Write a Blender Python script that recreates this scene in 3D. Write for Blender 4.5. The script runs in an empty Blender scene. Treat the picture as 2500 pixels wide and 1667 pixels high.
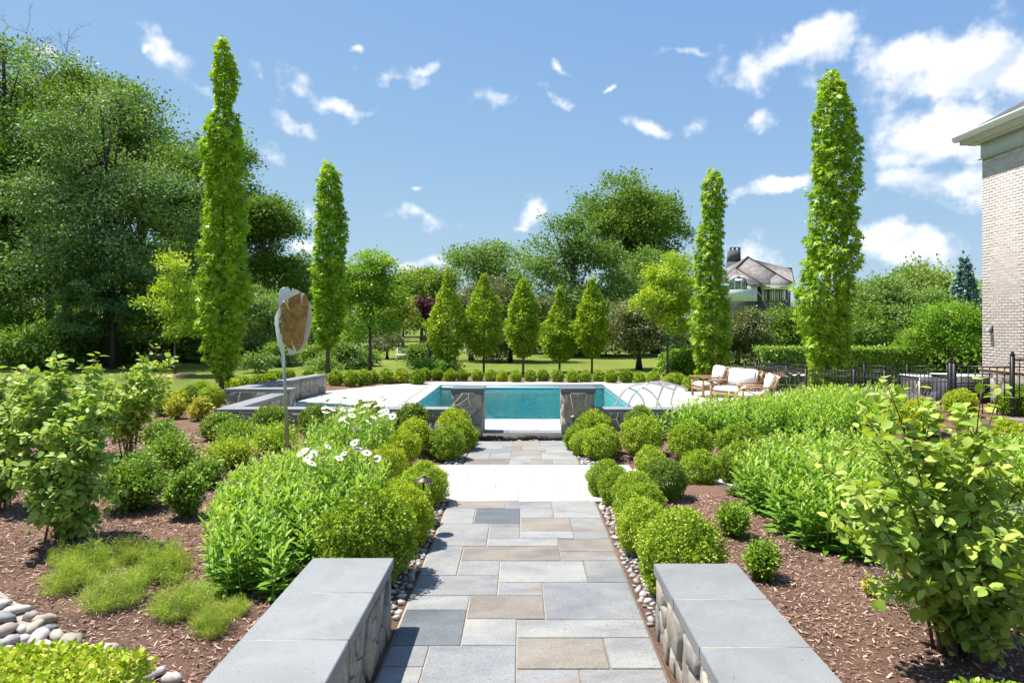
import bpy, bmesh, math, random
import numpy as np
from mathutils import Vector, Matrix
from mathutils.geometry import delaunay_2d_cdt

S = bpy.context.scene
COL = S.collection
F = 1667.0            # focal length in photograph pixels (24 mm on 36 mm film, 2500 px wide)
EYE = 2.3
UX, VY = 1275.0, 790.0  # vanishing point of the garden axis in the photograph

# ------------------------------------------------------------------ camera, sky, sun, exposure
cam = bpy.data.cameras.new('camera')
cam.lens = 24.0; cam.sensor_width = 36.0
cam.shift_x = -0.0100; cam.shift_y = -0.0174
cam.clip_start = 0.05; cam.clip_end = 6000
camo = bpy.data.objects.new('camera', cam); COL.objects.link(camo)
camo.location = (0, 0, EYE); camo.rotation_euler = (math.radians(90), 0, 0)
S.camera = camo

SUN_EL = math.radians(66.0)
SUN_AZ = math.atan2(-1.0, 0.32)            # direction to the sun in the ground plane: left, a little beyond
sun_dir = Vector((math.sin(SUN_AZ) * math.cos(SUN_EL), math.cos(SUN_AZ) * math.cos(SUN_EL), math.sin(SUN_EL)))
sl = bpy.data.lights.new('sun', 'SUN'); sl.energy = 3.75; sl.angle = math.radians(0.53); sl.color = (1.0, 0.955, 0.88)
so = bpy.data.objects.new('sun', sl); COL.objects.link(so)
so.rotation_euler = sun_dir.to_track_quat('Z', 'Y').to_euler()

S.view_settings.view_transform = 'Standard'
S.view_settings.look = 'None'
S.view_settings.gamma = 1.0
S.view_settings.use_curve_mapping = False
S.view_settings.exposure = 1.28
S.render.engine = 'CYCLES'
S.cycles.max_bounces = 6; S.cycles.diffuse_bounces = 4; S.cycles.glossy_bounces = 2
S.cycles.transmission_bounces = 3; S.cycles.transparent_max_bounces = 6
S.cycles.caustics_reflective = False; S.cycles.caustics_refractive = False
S.cycles.use_denoising = True
S.cycles.use_adaptive_sampling = True; S.cycles.adaptive_threshold = 0.02
S.cycles.sample_clamp_indirect = 6.0


def make_world():
    w = bpy.data.worlds.new('World'); S.world = w; w.use_nodes = True
    nt = w.node_tree; nt.nodes.clear(); L = nt.links.new
    def N(t, **k):
        n = nt.nodes.new(t)
        for a, b in k.items(): setattr(n, a, b)
        return n
    def M(op, a, b=None, c=None):
        n = N('ShaderNodeMath', operation=op)
        for i, x in enumerate((a, b, c)):
            if x is None: continue
            if isinstance(x, (int, float)): n.inputs[i].default_value = x
            else: L(x, n.inputs[i])
        return n.outputs[0]
    sky = N('ShaderNodeTexSky'); sky.sky_type = 'NISHITA'; sky.sun_disc = False
    sky.sun_elevation = SUN_EL; sky.sun_rotation = SUN_AZ % (2 * math.pi)
    sky.air_density = 1.0; sky.dust_density = 0.15; sky.ozone_density = 1.6; sky.altitude = 100
    tc = N('ShaderNodeTexCoord')
    sep = N('ShaderNodeSeparateXYZ'); L(tc.outputs['Generated'], sep.inputs[0])
    x, y, z = sep.outputs
    az = M('ARCTAN2', x, y)
    hyp = M('SQRT', M('ADD', M('MULTIPLY', x, x), M('MULTIPLY', y, y)))
    el = M('ARCTAN2', z, hyp)
    cmb = N('ShaderNodeCombineXYZ'); L(az, cmb.inputs[0]); L(el, cmb.inputs[1])
    # clouds: azimuth / elevation of each bank seen in the sky, with its half-widths and tilt
    clouds = [(445,168,95,26,-32),(632,188,50,18,-42),(735,226,75,26,-22),(830,264,60,13,-6),(955,192,75,20,-8),
              (1030,182,40,14,20),(720,316,55,16,-28),(668,386,40,18,-20),(1232,235,55,18,8),(1370,256,24,10,-20),
              (1362,170,24,9,-25),(1585,309,48,13,-20),(1712,312,44,20,28),(1852,298,30,16,0),(1700,126,55,13,-5),
              (1965,112,120,48,14),(1885,172,95,34,-14),(2400,165,250,90,0),(2210,150,110,46,-14),(2560,130,160,80,0),
              (2340,312,180,70,0),(2365,452,150,42,-10),(1905,452,120,20,8),(2185,588,110,46,-14),(1838,628,62,40,-22),
              (1296,528,50,28,35),(1275,556,30,16,0),(1025,530,70,18,-10),(762,530,42,30,-10),(738,606,34,18,0),
              (1095,640,32,14,0),(1010,650,40,13,0),(110,138,45,16,-20),(350,120,16,10,0),(1017,457,14,6,0),
              (2085,478,55,18,-10),(1740,470,30,10,30),(860,128,14,6,0),(1490,205,12,5,0)]
    nz = N('ShaderNodeTexNoise'); nz.inputs['Scale'].default_value = 17; nz.inputs['Detail'].default_value = 7
    nz.inputs['Roughness'].default_value = 0.56; L(cmb.outputs[0], nz.inputs['Vector'])
    shv = N('ShaderNodeVectorMath', operation='ADD'); L(cmb.outputs[0], shv.inputs[0]); shv.inputs[1].default_value = (-.012, .022, 0)
    nzs = N('ShaderNodeTexNoise'); nzs.inputs['Scale'].default_value = 17; nzs.inputs['Detail'].default_value = 4; L(shv.outputs[0], nzs.inputs['Vector'])
    nzb = N('ShaderNodeTexNoise'); nzb.inputs['Scale'].default_value = 17; nzb.inputs['Detail'].default_value = 4; L(cmb.outputs[0], nzb.inputs['Vector'])
    nw = N('ShaderNodeTexNoise'); nw.inputs['Scale'].default_value = 20; nw.inputs['Detail'].default_value = 4
    L(cmb.outputs[0], nw.inputs['Vector'])
    wv = N('ShaderNodeVectorMath', operation='SUBTRACT'); L(nw.outputs['Color'], wv.inputs[0]); wv.inputs[1].default_value = (.5, .5, .5)
    ws = N('ShaderNodeVectorMath', operation='SCALE'); L(wv.outputs[0], ws.inputs[0]); ws.inputs['Scale'].default_value = 0.05
    wa = N('ShaderNodeVectorMath', operation='ADD'); L(cmb.outputs[0], wa.inputs[0]); L(ws.outputs[0], wa.inputs[1])
    flat = N('ShaderNodeVectorMath', operation='MULTIPLY'); L(wa.outputs[0], flat.inputs[0]); flat.inputs[1].default_value = (1, 1, 0)
    cur = None; curh = None
    for (u, v, a, b, ang) in clouds:
        tx, tz = (u - UX) / F, (VY - v) / F
        caz = math.atan2(tx, 1); ch = math.hypot(tx, 1); cel = math.atan2(tz, ch)
        sa = a / F * math.cos(caz) ** 2 * 1.45; sb = b / F * math.cos(caz) * math.cos(cel) ** 2 * 1.45
        mp = N('ShaderNodeMapping', vector_type='TEXTURE')
        mp.inputs['Location'].default_value = (caz, cel, 0)
        mp.inputs['Rotation'].default_value = (0, 0, math.radians(ang))
        mp.inputs['Scale'].default_value = (sa, sb, 1)
        L(flat.outputs[0], mp.inputs['Vector'])
        ln = N('ShaderNodeVectorMath', operation='LENGTH'); L(mp.outputs[0], ln.inputs[0])
        d = M('MULTIPLY', M('SUBTRACT', 1.0, ln.outputs['Value']), 1.7 if a < 100 else 3.4)
        cur = d if cur is None else M('MAXIMUM', cur, d)
    field = M('MINIMUM', cur, 2.6)
    # the same kind of fair-weather cloud for the rest of the sky
    n2 = N('ShaderNodeTexNoise'); n2.inputs['Scale'].default_value = 4.5; n2.inputs['Detail'].default_value = 3
    L(tc.outputs['Generated'], n2.inputs['Vector'])
    rest = M('MULTIPLY', M('SUBTRACT', n2.outputs['Fac'], 0.60), 5.0)
    out_az = M('GREATER_THAN', M('ABSOLUTE', az), 0.78)
    above = M('GREATER_THAN', el, 0.62)
    outside = M('MAXIMUM', out_az, above)
    mixf = N('ShaderNodeMix'); L(outside, mixf.inputs['Factor']); L(field, mixf.inputs[2]); L(rest, mixf.inputs[3])
    m = M('ADD', mixf.outputs[0], M('MULTIPLY', M('SUBTRACT', nz.outputs['Fac'], 0.50), 6.5))
    mr = N('ShaderNodeMapRange'); mr.interpolation_type = 'SMOOTHSTEP'
    L(m, mr.inputs['Value']); mr.inputs['From Min'].default_value = 0.0; mr.inputs['From Max'].default_value = 2.3
    dens = M('MULTIPLY', mr.outputs[0], 0.96)
    # cloud shading painted into the colour: pale sunward sides, grey undersides, from shifted noise
    lit = M('ADD', M('MULTIPLY', M('SUBTRACT', nzb.outputs['Fac'], nzs.outputs['Fac']), 2.2), 0.62)
    cr = N('ShaderNodeValToRGB'); L(lit, cr.inputs[0])
    cr.color_ramp.elements[0].position = 0.25; cr.color_ramp.elements[0].color = (0.60, 0.67, 0.79, 1)
    cr.color_ramp.elements[1].position = 0.70; cr.color_ramp.elements[1].color = (0.90, 0.92, 0.95, 1)
    sc = N('ShaderNodeVectorMath', operation='SCALE'); L(cr.outputs[0], sc.inputs[0]); sc.inputs['Scale'].default_value = 6.6
    # soft shoulder so the clear sky keeps its blue down to the horizon
    kk = N('ShaderNodeVectorMath', operation='MULTIPLY'); L(sky.outputs[0], kk.inputs[0]); kk.inputs[1].default_value = (.245, .205, .217)
    k1 = N('ShaderNodeVectorMath', operation='ADD'); L(kk.outputs[0], k1.inputs[0]); k1.inputs[1].default_value = (.805, .568, .128)
    soft = N('ShaderNodeVectorMath', operation='DIVIDE'); L(sky.outputs[0], soft.inputs[0]); L(k1.outputs[0], soft.inputs[1])
    mx = N('ShaderNodeMix', data_type='RGBA'); L(dens, mx.inputs[0]); L(soft.outputs[0], mx.inputs[6]); L(sc.outputs[0], mx.inputs[7])
    bg = N('ShaderNodeBackground'); bg.inputs['Strength'].default_value = 0.081
    L(mx.outputs[2], bg.inputs['Color'])
    o = N('ShaderNodeOutputWorld'); L(bg.outputs[0], o.inputs[0])
make_world()

# ------------------------------------------------------------------ helpers: placing
def W(u, v, d):
    return Vector(((u - UX) / F * d, d, EYE - (v - VY) / F * d))
def sstep(a, b, x):
    t = min(1.0, max(0.0, (x - a) / (b - a))); return t * t * (3 - 2 * t)
def gz(x, y):
    """height of the planted ground"""
    ax = abs(x)
    if y > 13.8 and -6.0 < x < 8.5: return 0.10
    g = -0.02 + 0.06 * sstep(1.2, 1.7, ax) + 0.09 * sstep(8.5, 12.6, y) * sstep(1.25, 1.9, ax)
    g += 0.38 * sstep(4.6, 8.5, x) * sstep(7.5, 11.5, y)
    if -1.75 < x < 4.6 and 8.7 < y < 11.2: g = min(g, -0.03) if (x < 1.8 or 9.6 < y < 10.9) else g
    return g
def G(u, v, dz=0.0):
    d = EYE * F / (v - VY); p = None
    for _ in range(12):
        p = W(u, v, d); d = (EYE - gz(p.x, p.y) - dz) * F / (v - VY)
    p = W(u, v, d); p.z = gz(p.x, p.y) + dz
    return p

# ------------------------------------------------------------------ helpers: objects
def tag(o, label=None, cat=None, group=None, kind=None):
    if label: o['label'] = label
    if cat: o['category'] = cat
    if group: o['group'] = group
    if kind: o['kind'] = kind
    return o
def link(name, me, parent=None, loc=None):
    o = bpy.data.objects.new(name, me); COL.objects.link(o)
    if loc is not None: o.location = loc
    if parent is not None: o.parent = parent
    return o
def thing(name, label, cat, loc=(0, 0, 0), rz=0.0, group=None, scale=None):
    o = bpy.data.objects.new(name, None); COL.objects.link(o)
    o.empty_display_size = 0.1
    o.location = loc; o.rotation_euler = (0, 0, rz)
    if scale is not None: o.scale = scale if hasattr(scale, '__len__') else (scale,) * 3
    return tag(o, label, cat, group)
def mk(name, parts, mats, smooth=False):
    """parts: (verts nx3, faces mxk, material index, per-vertex random or None)"""
    me = bpy.data.meshes.new(name)
    vs = []; li = []; lt = []; mi = []; rn = []; off = 0
    for p in parts:
        V = np.asarray(p[0], dtype=np.float32).reshape(-1, 3); Fc = p[1]
        m = p[2] if len(p) > 2 else 0
        r = p[3] if len(p) > 3 and p[3] is not None else np.full(len(V), 0.5, np.float32)
        vs.append(V); rn.append(np.asarray(r, np.float32))
        if isinstance(Fc, np.ndarray) and Fc.ndim == 2:
            li.append((Fc + off).reshape(-1)); lt.append(np.full(len(Fc), Fc.shape[1])); mi.append(np.full(len(Fc), m))
        else:
            li.append(np.concatenate([np.asarray(f) + off for f in Fc])); lt.append(np.array([len(f) for f in Fc])); mi.append(np.full(len(Fc), m))
        off += len(V)
    V = np.concatenate(vs); LI = np.concatenate(li).astype(np.int32); LT = np.concatenate(lt).astype(np.int32); MI = np.concatenate(mi).astype(np.int32)
    me.vertices.add(len(V)); me.vertices.foreach_set('co', V.reshape(-1))
    me.loops.add(len(LI)); me.loops.foreach_set('vertex_index', LI)
    st = np.zeros(len(LT), np.int32); st[1:] = np.cumsum(LT)[:-1]
    me.polygons.add(len(LT)); me.polygons.foreach_set('loop_start', st)
    me.polygons.foreach_set('material_index', MI)
    if smooth: me.polygons.foreach_set('use_smooth', np.ones(len(LT), bool))
    at = me.attributes.new('rnd', 'FLOAT', 'POINT'); at.data.foreach_set('value', np.concatenate(rn))
    for m in (mats if isinstance(mats, (list, tuple)) else [mats]): me.materials.append(m)
    me.update(calc_edges=True)
    return me
def obj(name, parts, mats, parent=None, smooth=False, loc=None):
    return link(name, mk(name, parts, mats, smooth), parent, loc)

BOXF = np.array([[0, 3, 2, 1], [4, 5, 6, 7], [0, 1, 5, 4], [1, 2, 6, 5], [2, 3, 7, 6], [3, 0, 4, 7]])
def box(x0, x1, y0, y1, z0, z1, m=0):
    V = np.array([[x0, y0, z0], [x1, y0, z0], [x1, y1, z0], [x0, y1, z0], [x0, y0, z1], [x1, y0, z1], [x1, y1, z1], [x0, y1, z1]], float)
    return (V, BOXF, m)
def bar(a, b, w, h, m=0):
    a = np.array(a, float); b = np.array(b, float); d = b - a; d /= np.linalg.norm(d)
    up = np.array([0, 0, 1.0]) if abs(d[2]) < .95 else np.array([0, 1.0, 0])
    s = np.cross(d, up); s /= np.linalg.norm(s); t = np.cross(s, d)
    q = [(-1, -1), (1, -1), (1, 1), (-1, 1)]
    V = np.array([e + s * i * w / 2 + t * j * h / 2 for e in (a, b) for i, j in q])
    return (V, BOXF, m)
def bevelled(x0, x1, y0, y1, z0, z1, bev, mat, name='slab', seg=1):
    bm = bmesh.new(); V, Fc, _ = box(x0, x1, y0, y1, z0, z1)
    vs = [bm.verts.new(v) for v in V]
    for f in Fc: bm.faces.new([vs[i] for i in f])
    bmesh.ops.bevel(bm, geom=list(bm.edges), offset=bev, segments=seg, affect='EDGES', clamp_overlap=True)
    me = bpy.data.meshes.new(name); bm.to_mesh(me); bm.free(); me.materials.append(mat); return me
def tube(pts, rad, n=8, m=0, cap=True):
    P = np.array(pts, float); k = len(P); R = np.full(k, rad) if np.isscalar(rad) else np.array(rad, float)
    T = np.gradient(P, axis=0); T /= np.linalg.norm(T, axis=1)[:, None] + 1e-9
    ref = np.array([0, 0, 1.0]) if abs(T[0][2]) < .9 else np.array([1.0, 0, 0])
    A = np.cross(T, ref); A /= np.linalg.norm(A, axis=1)[:, None] + 1e-9; B = np.cross(T, A)
    an = np.linspace(0, 2 * math.pi, n, endpoint=False)
    V = (P[:, None] + R[:, None, None] * (np.cos(an)[None, :, None] * A[:, None] + np.sin(an)[None, :, None] * B[:, None])).reshape(-1, 3)
    Fc = []
    for i in range(k - 1):
        for j in range(n):
            Fc.append([i * n + j, i * n + (j + 1) % n, (i + 1) * n + (j + 1) % n, (i + 1) * n + j])
    Fl = [np.array(f) for f in Fc]
    if cap: Fl += [np.arange(n)[::-1], np.arange(n) + (k - 1) * n]
    return (V, Fl if cap else np.array(Fc), m)
def lathe(prof, n=20, m=0, c=(0, 0, 0)):
    V = []; Fc = []
    for (r, z) in prof:
        for j in range(n):
            a = 2 * math.pi * j / n; V.append((c[0] + r * math.cos(a), c[1] + r * math.sin(a), c[2] + z))
    for i in range(len(prof) - 1):
        for j in range(n): Fc.append([i * n + j, i * n + (j + 1) % n, (i + 1) * n + (j + 1) % n, (i + 1) * n + j])
    return (np.array(V), np.array(Fc), m)
def smooth_poly(pts, sub=6):
    n = len(pts); out = []
    for i in range(n):
        p0, p1, p2, p3 = (Vector(pts[(i + k - 1) % n]) for k in range(4))
        for s in range(sub):
            t = s / sub
            out.append(0.5 * ((2 * p1) + (p2 - p0) * t + (2 * p0 - 5 * p1 + 4 * p2 - p3) * t * t + (3 * p1 - p0 - 3 * p2 + p3) * t ** 3))
    return out
def inside(poly, x, y):
    c = False; n = len(poly); j = n - 1
    for i in range(n):
        xi, yi = poly[i][0], poly[i][1]; xj, yj = poly[j][0], poly[j][1]
        if (yi > y) != (yj > y) and x < (xj - xi) * (y - yi) / (yj - yi + 1e-12) + xi: c = not c
        j = i
    return c
def clip(poly, a, b, c):
    """keep a*x+b*y<=c"""
    out = []; n = len(poly)
    for i in range(n):
        p, q = poly[i], poly[(i + 1) % n]; dp = a * p[0] + b * p[1] - c; dq = a * q[0] + b * q[1] - c
        if dp <= 0: out.append(p)
        if (dp < 0 < dq) or (dq < 0 < dp):
            t = dp / (dp - dq); out.append((p[0] + (q[0] - p[0]) * t, p[1] + (q[1] - p[1]) * t))
    return out
def clip_convex(poly, conv):
    n = len(conv)
    for i in range(n):
        p, q = conv[i], conv[(i + 1) % n]; ex, ey = q[0] - p[0], q[1] - p[1]
        poly = clip(poly, ey, -ex, ey * p[0] - ex * p[1])
        if len(poly) < 3: return []
    return poly
def inset(poly, d):
    n = len(poly); area = sum(poly[i][0] * poly[(i + 1) % n][1] - poly[(i + 1) % n][0] * poly[i][1] for i in range(n))
    s = 1 if area > 0 else -1; r = list(poly)
    for i in range(n):
        p, q = poly[i], poly[(i + 1) % n]; ex, ey = (q[0] - p[0]) * s, (q[1] - p[1]) * s
        l = math.hypot(ex, ey)
        if l < 1e-6: continue
        a, b = ey / l, -ex / l
        r = clip(r, a, b, a * p[0] + b * p[1] - d)
        if len(r) < 3: return []
    out = []
    for p in r:
        if not out or math.hypot(p[0] - out[-1][0], p[1] - out[-1][1]) > 2e-3: out.append(p)
    return out if len(out) > 2 else []
def prism(poly, place, t0, t1, bev):
    """place(a,b,depth) -> world; chamfered front"""
    n = len(poly); cx = sum(p[0] for p in poly) / n; cy = sum(p[1] for p in poly) / n
    def sh(p, k):
        dx, dy = p[0] - cx, p[1] - cy; l = math.hypot(dx, dy) + 1e-9; f = max(0.3, 1 - k / l); return cx + dx * f, cy + dy * f
    V = [place(p[0], p[1], t0) for p in poly] + [place(p[0], p[1], t1 - bev) for p in poly] + [place(*sh(p, bev * 1.4), t1) for p in poly]
    Fc = []
    for k in (0, 1):
        for i in range(n): Fc.append(np.array([k * n + i, k * n + (i + 1) % n, (k + 1) * n + (i + 1) % n, (k + 1) * n + i]))
    Fc.append(np.arange(n) + 2 * n)
    return (np.array(V), Fc, 0)
def voronoi(w, h, n, rng, sx=1.0):
    pts = [(rng.uniform(0, w), rng.uniform(0, h)) for _ in range(n)]
    for it in range(3):
        cells = []
        for i, p in enumerate(pts):
            poly = [(0, 0), (w, 0), (w, h), (0, h)]
            for j, q in enumerate(pts):
                if i == j: continue
                ax, ay = (q[0] - p[0]) * sx * sx, (q[1] - p[1])
                mx_, my_ = (p[0] + q[0]) / 2, (p[1] + q[1]) / 2
                poly = clip(poly, ax, ay, ax * mx_ + ay * my_)
                if len(poly) < 3: break
            cells.append(poly)
        if it < 2:
            pts = [(sum(a[0] for a in c) / len(c) * .6 + p[0] * .4, sum(a[1] for a in c) / len(c) * .6 + p[1] * .4) if len(c) > 2 else p for c, p in zip(cells, pts)]
    return [c for c in cells if len(c) > 2]

# ------------------------------------------------------------------ helpers: materials
def newmat(name):
    m = bpy.data.materials.new(name); m.use_nodes = True; nt = m.node_tree; nt.nodes.clear()
    return m, nt, nt.links.new
def ramp(nt, stops, fac):
    r = nt.nodes.new('ShaderNodeValToRGB'); e = r.color_ramp.elements
    while len(e) < len(stops): e.new(0.5)
    for k, (p, c) in enumerate(stops): e[k].position = p; e[k].color = (*c, 1)
    nt.links.new(fac, r.inputs[0]); return r.outputs[0]
def noise(nt, scale, detail=4, rough=.55, vec=None, dist=0.0):
    n = nt.nodes.new('ShaderNodeTexNoise'); n.inputs['Scale'].default_value = scale; n.inputs['Detail'].default_value = detail
    n.inputs['Roughness'].default_value = rough; n.inputs['Distortion'].default_value = dist
    if vec is not None: nt.links.new(vec, n.inputs['Vector'])
    return n.outputs['Fac']
def objvec(nt, scale=(1, 1, 1), world=False):
    """coordinates of the thing, shifted by a per-object random so that alike pieces differ"""
    tc = nt.nodes.new('ShaderNodeNewGeometry' if world else 'ShaderNodeTexCoord'); oi = nt.nodes.new('ShaderNodeObjectInfo')
    src = tc.outputs['Position'] if world else tc.outputs['Object']
    ad = nt.nodes.new('ShaderNodeVectorMath'); ad.operation = 'MULTIPLY_ADD'
    nt.links.new(src, ad.inputs[0]); ad.inputs[1].default_value = scale
    sc = nt.nodes.new('ShaderNodeMath'); sc.operation = 'MULTIPLY'; sc.inputs[1].default_value = 37.0
    nt.links.new(oi.outputs['Random'], sc.inputs[0]); nt.links.new(sc.outputs[0], ad.inputs[2])
    return ad.outputs[0], oi.outputs['Random']
def mixc(nt, a, b, fac, mode='MIX'):
    n = nt.nodes.new('ShaderNodeMix'); n.data_type = 'RGBA'; n.blend_type = mode
    for i, x in ((0, fac), (6, a), (7, b)):
        if isinstance(x, (int, float)): n.inputs[i].default_value = x
        elif isinstance(x, tuple): n.inputs[i].default_value = (*x, 1)
        else: nt.links.new(x, n.inputs[i])
    return n.outputs[2]
def finish(m, nt, color, rough=.7, bump=None, bstr=.3, bdist=.01, spec=.4, metal=0.0):
    p = nt.nodes.new('ShaderNodeBsdfPrincipled'); o = nt.nodes.new('ShaderNodeOutputMaterial')
    if isinstance(color, tuple): p.inputs['Base Color'].default_value = (*color, 1)
    else: nt.links.new(color, p.inputs['Base Color'])
    if isinstance(rough, (int, float)): p.inputs['Roughness'].default_value = rough
    else: nt.links.new(rough, p.inputs['Roughness'])
    p.inputs['Specular IOR Level'].default_value = spec; p.inputs['Metallic'].default_value = metal
    if bump is not None:
        b = nt.nodes.new('ShaderNodeBump'); b.inputs['Strength'].default_value = bstr; b.inputs['Distance'].default_value = bdist
        nt.links.new(bump, b.inputs['Height']); nt.links.new(b.outputs[0], p.inputs['Normal'])
    nt.links.new(p.outputs[0], o.inputs[0]); return m
def plain(name, col, rough=.6, metal=0.0, var=.12, scale=8, bstr=.15, bdist=.003, spec=.4):
    m, nt, L = newmat(name); v, r = objvec(nt)
    n = noise(nt, scale, 5, .6, v)
    lo = tuple(c * (1 - var) for c in col); hi = tuple(min(1, c * (1 + var)) for c in col)
    return finish(m, nt, ramp(nt, [(.3, lo), (.7, hi)], n), rough, noise(nt, scale * 9, 3, .6, v), bstr, bdist, spec, metal)
LEAF = 2.0
def leafmat(name, stops, trans=.35, rough=.50, obvar=.12, spec=.22, tcol=None):
    """stops along the per-leaf random value; each thing also differs a little"""
    m, nt, L = newmat(name)
    a = nt.nodes.new('ShaderNodeAttribute'); a.attribute_name = 'rnd'
    oi = nt.nodes.new('ShaderNodeObjectInfo')
    ma = nt.nodes.new('ShaderNodeMath'); ma.operation = 'MULTIPLY_ADD'; ma.inputs[1].default_value = obvar * 2; ma.inputs[2].default_value = -obvar
    L(oi.outputs['Random'], ma.inputs[0])
    ad = nt.nodes.new('ShaderNodeMath'); ad.operation = 'ADD'; L(a.outputs['Fac'], ad.inputs[0]); L(ma.outputs[0], ad.inputs[1])
    if trans > .05: stops = [(q, tuple(min(.62, k * LEAF) for k in c_)) for q, c_ in stops]
    c = ramp(nt, stops, ad.outputs[0])
    p = nt.nodes.new('ShaderNodeBsdfPrincipled'); L(c, p.inputs['Base Color']); p.inputs['Roughness'].default_value = rough
    p.inputs['Specular IOR Level'].default_value = spec
    t = nt.nodes.new('ShaderNodeBsdfTranslucent')
    L(mixc(nt, c, tcol or (1.0, 1.0, .35), 1.0, 'MULTIPLY'), t.inputs['Color'])
    g = nt.nodes.new('ShaderNodeMixShader'); g.inputs[0].default_value = trans
    L(p.outputs[0], g.inputs[1]); L(t.outputs[0], g.inputs[2])
    o = nt.nodes.new('ShaderNodeOutputMaterial'); L(g.outputs[0], o.inputs[0]); return m

def speckled(name, col, rough=.72, var=.1, scale=5, bstr=.3, bdist=.002):
    """flamed stone: broad blotches, fine grain and faint water stains"""
    m, nt, L = newmat(name); v, r = objvec(nt)
    n = noise(nt, 2.5, 6, .65, v, .6); g = noise(nt, 140, 3, .8, v); w = noise(nt, 6, 5, .7, v, 2.0)
    c = ramp(nt, [(.3, tuple(k * .86 for k in col)), (.7, tuple(k * 1.1 for k in col))], n)
    c = mixc(nt, c, ramp(nt, [(.30, (.66, .66, .67)), (.62, (1.12, 1.12, 1.12))], g), .75, 'MULTIPLY')
    c = mixc(nt, c, ramp(nt, [(.28, (.78, .76, .73)), (.40, (1, 1, 1))], w), .6, 'MULTIPLY')
    c = mixc(nt, c, ramp(nt, [(0, (.93, .93, .93)), (1, (1.06, 1.06, 1.06))], r), 1, 'MULTIPLY')
    return finish(m, nt, c, rough, g, .5, .002, .3)
# --- stone, paving, ground
def bluestone(name, stops, scale=2.2):
    m, nt, L = newmat(name); v, r = objvec(nt, (1, 1.7, 1))
    n = noise(nt, scale, 7, .62, v, .8); f = noise(nt, 55, 4, .7, v); st = noise(nt, 7, 6, .75, v, 2.5)
    c = ramp(nt, stops, n)
    c = mixc(nt, c, ramp(nt, [(.35, (.62, .62, .64)), (.62, (1.08, 1.08, 1.08))], f), .7, 'MULTIPLY')
    c = mixc(nt, c, ramp(nt, [(.30, (.62, .58, .52)), (.40, (1, 1, 1))], st), .45, 'MULTIPLY')
    c = mixc(nt, c, ramp(nt, [(.32, (.80, .80, .81)), (.5, (1, 1, 1)), (.68, (1.14, 1.12, 1.08))], noise(nt, 1.1, 3, .5, v, 1.5)), 1, 'MULTIPLY')
    c = mixc(nt, c, ramp(nt, [(0, (.84, .84, .86)), (1, (1.1, 1.1, 1.1))], r), 1, 'MULTIPLY')
    return finish(m, nt, c, .62, noise(nt, 10, 9, .75, v, .8), .7, .010, .3)
M_BLUE = bluestone('bluestone_light', [(.25, (0.231, 0.232, 0.227)), (.5, (0.275, 0.274, 0.262)), (.75, (0.310, 0.302, 0.279))])
M_BDARK = bluestone('bluestone_dark', [(.25, (0.110, 0.125, 0.137)), (.55, (0.134, 0.149, 0.158)), (.8, (0.163, 0.173, 0.180))])
M_BTAN = bluestone('bluestone_tan', [(.25, (0.224, 0.203, 0.169)), (.5, (0.260, 0.227, 0.186)), (.68, (0.255, 0.243, 0.218)), (.82, (0.250, 0.253, 0.250))], 1.6)
M_BMIX = bluestone('bluestone_mixed', [(.3, (0.230, 0.237, 0.246)), (.48, (0.261, 0.261, 0.259)), (.58, (0.256, 0.227, 0.190)), (.8, (0.269, 0.247, 0.213))], 1.3)
M_CAP = speckled('thermal_bluestone_cap', (0.234, 0.241, 0.241), .72, var=.07, scale=5, bstr=.25, bdist=.0015)
M_CAPD = speckled('pillar_bluestone_cap', (0.141, 0.152, 0.160), .7, var=.08, scale=5, bstr=.25, bdist=.0015)
M_JOINT = plain('sand_joint', (0.367, 0.306, 0.240), .9, var=.2, scale=20, bstr=.5)
M_MORTAR = plain('mortar', (.30, .27, .23), .9, var=.18, scale=14, bstr=.5)
def limestone():
    m, nt, L = newmat('limestone'); v, r = objvec(nt, (1, 2.2, 1))
    n = noise(nt, 2.0, 6, .6, v, 1.0); c = ramp(nt, [(.3, (0.435, 0.411, 0.366)), (.6, (0.514, 0.494, 0.455))], n)
    c = mixc(nt, c, ramp(nt, [(0, (.93, .92, .90)), (1, (1.04, 1.04, 1.04))], r), 1, 'MULTIPLY')
    return finish(m, nt, c, .75, noise(nt, 30, 5, .7, v), .2, .002, .25)
M_LIME = limestone()
M_LJOINT = plain('limestone_joint', (.24, .215, .18), .9)
def fieldstone():
    m, nt, L = newmat('fieldstone'); v, r = objvec(nt, (1, 1, 1))
    c = ramp(nt, [(0, (.30, .27, .23)), (.2, (.40, .36, .30)), (.4, (.25, .245, .235)), (.6, (.46, .41, .34)), (.8, (.33, .30, .26)), (1, (.38, .31, .24))], r)
    n = noise(nt, 7, 8, .7, v, .8); c = mixc(nt, c, ramp(nt, [(.32, (.55, .54, .53)), (.6, (1.15, 1.12, 1.08))], n), .85, 'MULTIPLY')
    vn = noise(nt, 3.5, 6, .7, v, 3.0); c = mixc(nt, c, (.24, .17, .10), ramp(nt, [(.60, (0, 0, 0)), (.72, (.6, .6, .6))], vn))
    return finish(m, nt, c, .85, noise(nt, 18, 8, .72, v, .4), .9, .014, .25)
M_STONE = fieldstone()
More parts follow.
